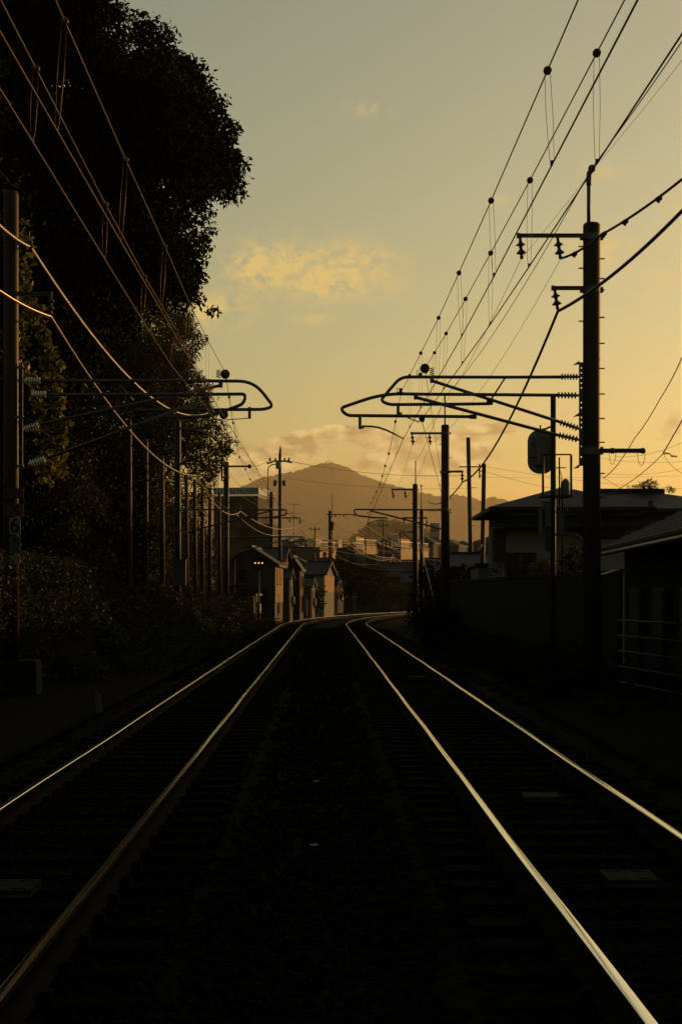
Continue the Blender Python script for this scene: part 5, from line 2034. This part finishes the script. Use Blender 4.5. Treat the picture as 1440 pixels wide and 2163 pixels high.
# hanging vine by the left mast
vt = thing('hanging_vine', 'yellow green vine with large leaves dangling beside the near left mast', 'vine', P(60, 1030, 41))
vp = [[(50, 470), (62, 600), (85, 720), (98, 780)], [(75, 640), (100, 720), (118, 770), (125, 860), (128, 930)], [(60, 780), (88, 860), (95, 960), (100, 1010)], [(110, 820), (130, 900), (126, 945), (118, 1000)], [(38, 560), (48, 700), (45, 760)]]
lv = []
for vpp in vp:
    pts = [P(x, y, 41 + rnd.uniform(-.3, .3)) for x, y in vpp]
    MB().tube(path(pts, 0, 5), .008, 5).build('stem', M_BARK, vt, True)
    for q in path(pts, 0, 9):
        for k in range(2):
            lv.append((q.x + rnd.uniform(-.12, .12), q.y + rnd.uniform(-.1, .1), q.z + rnd.uniform(-.1, .1), .10))
V, F = leaf_cloud(lv, 32, .15, .8, 1.0, .85)
npmesh('leaves', V, F, M_LEAF3, vt)
# shrubs on the right
cl = []
for i in range(34):
    px = rnd.uniform(1036, 1160)
    Y_ = float(np.interp(px, [1023, 1058, 1097, 1142, 1180], [71.5, 67.6, 64.6, 60.5, 57.5])) + rnd.uniform(-.3, .6)
    if 1050 < px < 1078:
        continue
    q = P(px, 1206 + rnd.uniform(-10, 12), Y_)
    cl.append((q.x, q.y, q.z, rnd.uniform(.14, .3)))
V, F = leaf_cloud(cl, 150, .09, 0, 1, .5)
t = thing('clipped_shrub', 'green shrub row showing over the dark wall below the pale wall', 'shrub', (7.2, 62, -.3))
npmesh('foliage', V, F, M_LEAF2, t)
m_ = MB()
for i in range(7):
    px = 1085 + i * 12
    q = P(px, 1210, float(np.interp(px, [1058, 1097, 1142, 1180], [67.6, 64.6, 60.5, 57.5])))
    m_.tube([Vector((q.x, q.y, -.4)), q], .03, 6)
m_.build('stems', M_BARK, t)
cl = [(P(px, py, Y_).x, Y_, P(px, py, Y_).z, r_) for px, py, Y_, r_ in ((1205, 1190, 57, .5), (1222, 1180, 57, .45), (1190, 1205, 57, .4), (1235, 1200, 57, .4), (1180, 1220, 57, .4))]
V, F = leaf_cloud(cl, 110, .1, 0, 1, .5)
t = thing('clipped_shrub', 'dark rounded bush behind the signal post, right of the shrub row', 'shrub', (7.6, 57, -.3))
npmesh('foliage', V, F, M_LEAF, t)
MB().tube([(7.5, 57, -.4), (7.45, 57, 1.6)], .06, 6).build('stems', M_BARK, t)
cl = []
for i in range(330):
    Y_ = rnd.uniform(30, 150)
    off = 1.785 + 2.5 + abs(rnd.gauss(0, 1)) * 1.4 + (2.6 if Y_ > 88 else 0)
    q = trk(Y_, off)
    r_ = rnd.uniform(.2, .55) * (1 if Y_ < 75 else 1.5)
    cl.append((q.x, q.y, -.5 + r_ * .7 + (.8 * rnd.random() if Y_ > 75 else 0), r_))
V, F = leaf_cloud(cl, 60, .13, 0, .9, .45)
tag(npmesh('trackside_weeds', V, F, M_LEAF), 'dark weeds and low bushes along the right side of the line', 'undergrowth', kind='stuff')


# trees inside the bend
def round_tree(label, px, py, Y, w, h, n, leafm, seed, name='garden_tree'):
    rn = random.Random(seed)
    c = P(px, py, Y)
    cl_ = []
    for i in range(n):
        a, b, d = rn.uniform(-1, 1), rn.uniform(-1, 1), rn.uniform(-1, 1)
        if a * a + b * b + d * d > 1:
            continue
        cl_.append((c.x + a * w, c.y + b * w, c.z + d * h, rn.uniform(.35, .8)))
    return tree(name, label, cl_, (c.x, c.y, c.z + h * .3), .14, -.6, leafm, 26, .26, .2, .5, seed, 'trees inside the bend')


round_tree('tallest dark garden tree just right of the far central pole', 728, 1195, 205, 2.0, 2.2, 60, M_LEAF, 21)
round_tree('wide dark garden tree low behind the bend, centre', 755, 1235, 195, 2.4, 1.9, 60, M_LEAF, 22)
round_tree('rounded dark garden tree left of the dark two storey house', 785, 1215, 210, 1.8, 2.4, 50, M_LEAF, 23)
round_tree('small bushy tree beside the track on the outer bend, right of centre', 825, 1256, 200, 2.2, 1.2, 40, M_LEAF2, 24)
round_tree('leafy shrub beside the canopy left of the central pole', 662, 1266, 172, .9, 1.2, 22, M_LEAF2, 25)
round_tree('dark tree hiding the rails where they vanish on the right', 918, 1262, 150, 2.0, 1.7, 60, M_LEAF, 26)
round_tree('dark bushy tree right of the third mast, near the golden lit wall', 915, 1225, 165, 1.6, 2.3, 46, M_LEAF, 28)
round_tree('dark broad tree behind the foot of the second right mast', 925, 1250, 125, 1.9, 1.9, 50, M_LEAF, 29)
round_tree('dark leafy tree in front of the small dark shed house', 955, 1250, 98, 1.2, 1.3, 36, M_LEAF, 27)

# pale screens and lit posts among the left houses
m_ = MB()
q = P(630, 1278, 160)
for i in range(5):
    m_.box(q + Vector((-.7 + i * .34, i * .12, 0)), (.31, .05, 1.5))
tag(m_.build('panel_screen', mat('blue grey sheet', (.09, .105, .115), .5)), 'bluish sheet metal screen standing by the track below the terracotta house', 'screen')
m_ = MB()
q = P(648.5, 1285, 158)
m_.box(q, (.10, .10, 1.5))
m_.box(q + Vector((0, 0, .78)), (.14, .14, .06))
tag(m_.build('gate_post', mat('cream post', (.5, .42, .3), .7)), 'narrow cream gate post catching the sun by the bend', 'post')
m_ = MB()
q = P(709, 1247, 198)
m_.box(q, (.25, .2, .8))
m_.tube([q - Vector((0, 0, .4)), Vector((q.x, q.y, -.6))], .05, 6)
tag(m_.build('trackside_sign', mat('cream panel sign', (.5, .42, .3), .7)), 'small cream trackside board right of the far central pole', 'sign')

# ================================================================ HAZE
def haze():
    m_ = MB()
    m_.box((0, 0, 385), (25000, 25000, 780))
    ma = bpy.data.materials.new('haze air')
    ma.use_nodes = True
    nt = ma.node_tree
    nt.nodes.remove(nt.nodes['Principled BSDF'])
    v = nt.nodes.new('ShaderNodeVolumePrincipled')
    v.inputs['Color'].default_value = (.95, .79, .53, 1)
    v.inputs['Density'].default_value = 6.2e-5
    v.inputs['Anisotropy'].default_value = .55
    nt.links.new(v.outputs[0], nt.nodes['Material Output'].inputs['Volume'])
    ma.cycles.homogeneous_volume = True if hasattr(ma.cycles, 'homogeneous_volume') else None
    o = m_.build('haze', ma)
    tag(o, 'warm evening haze over the whole valley', 'haze', kind='stuff')


haze()
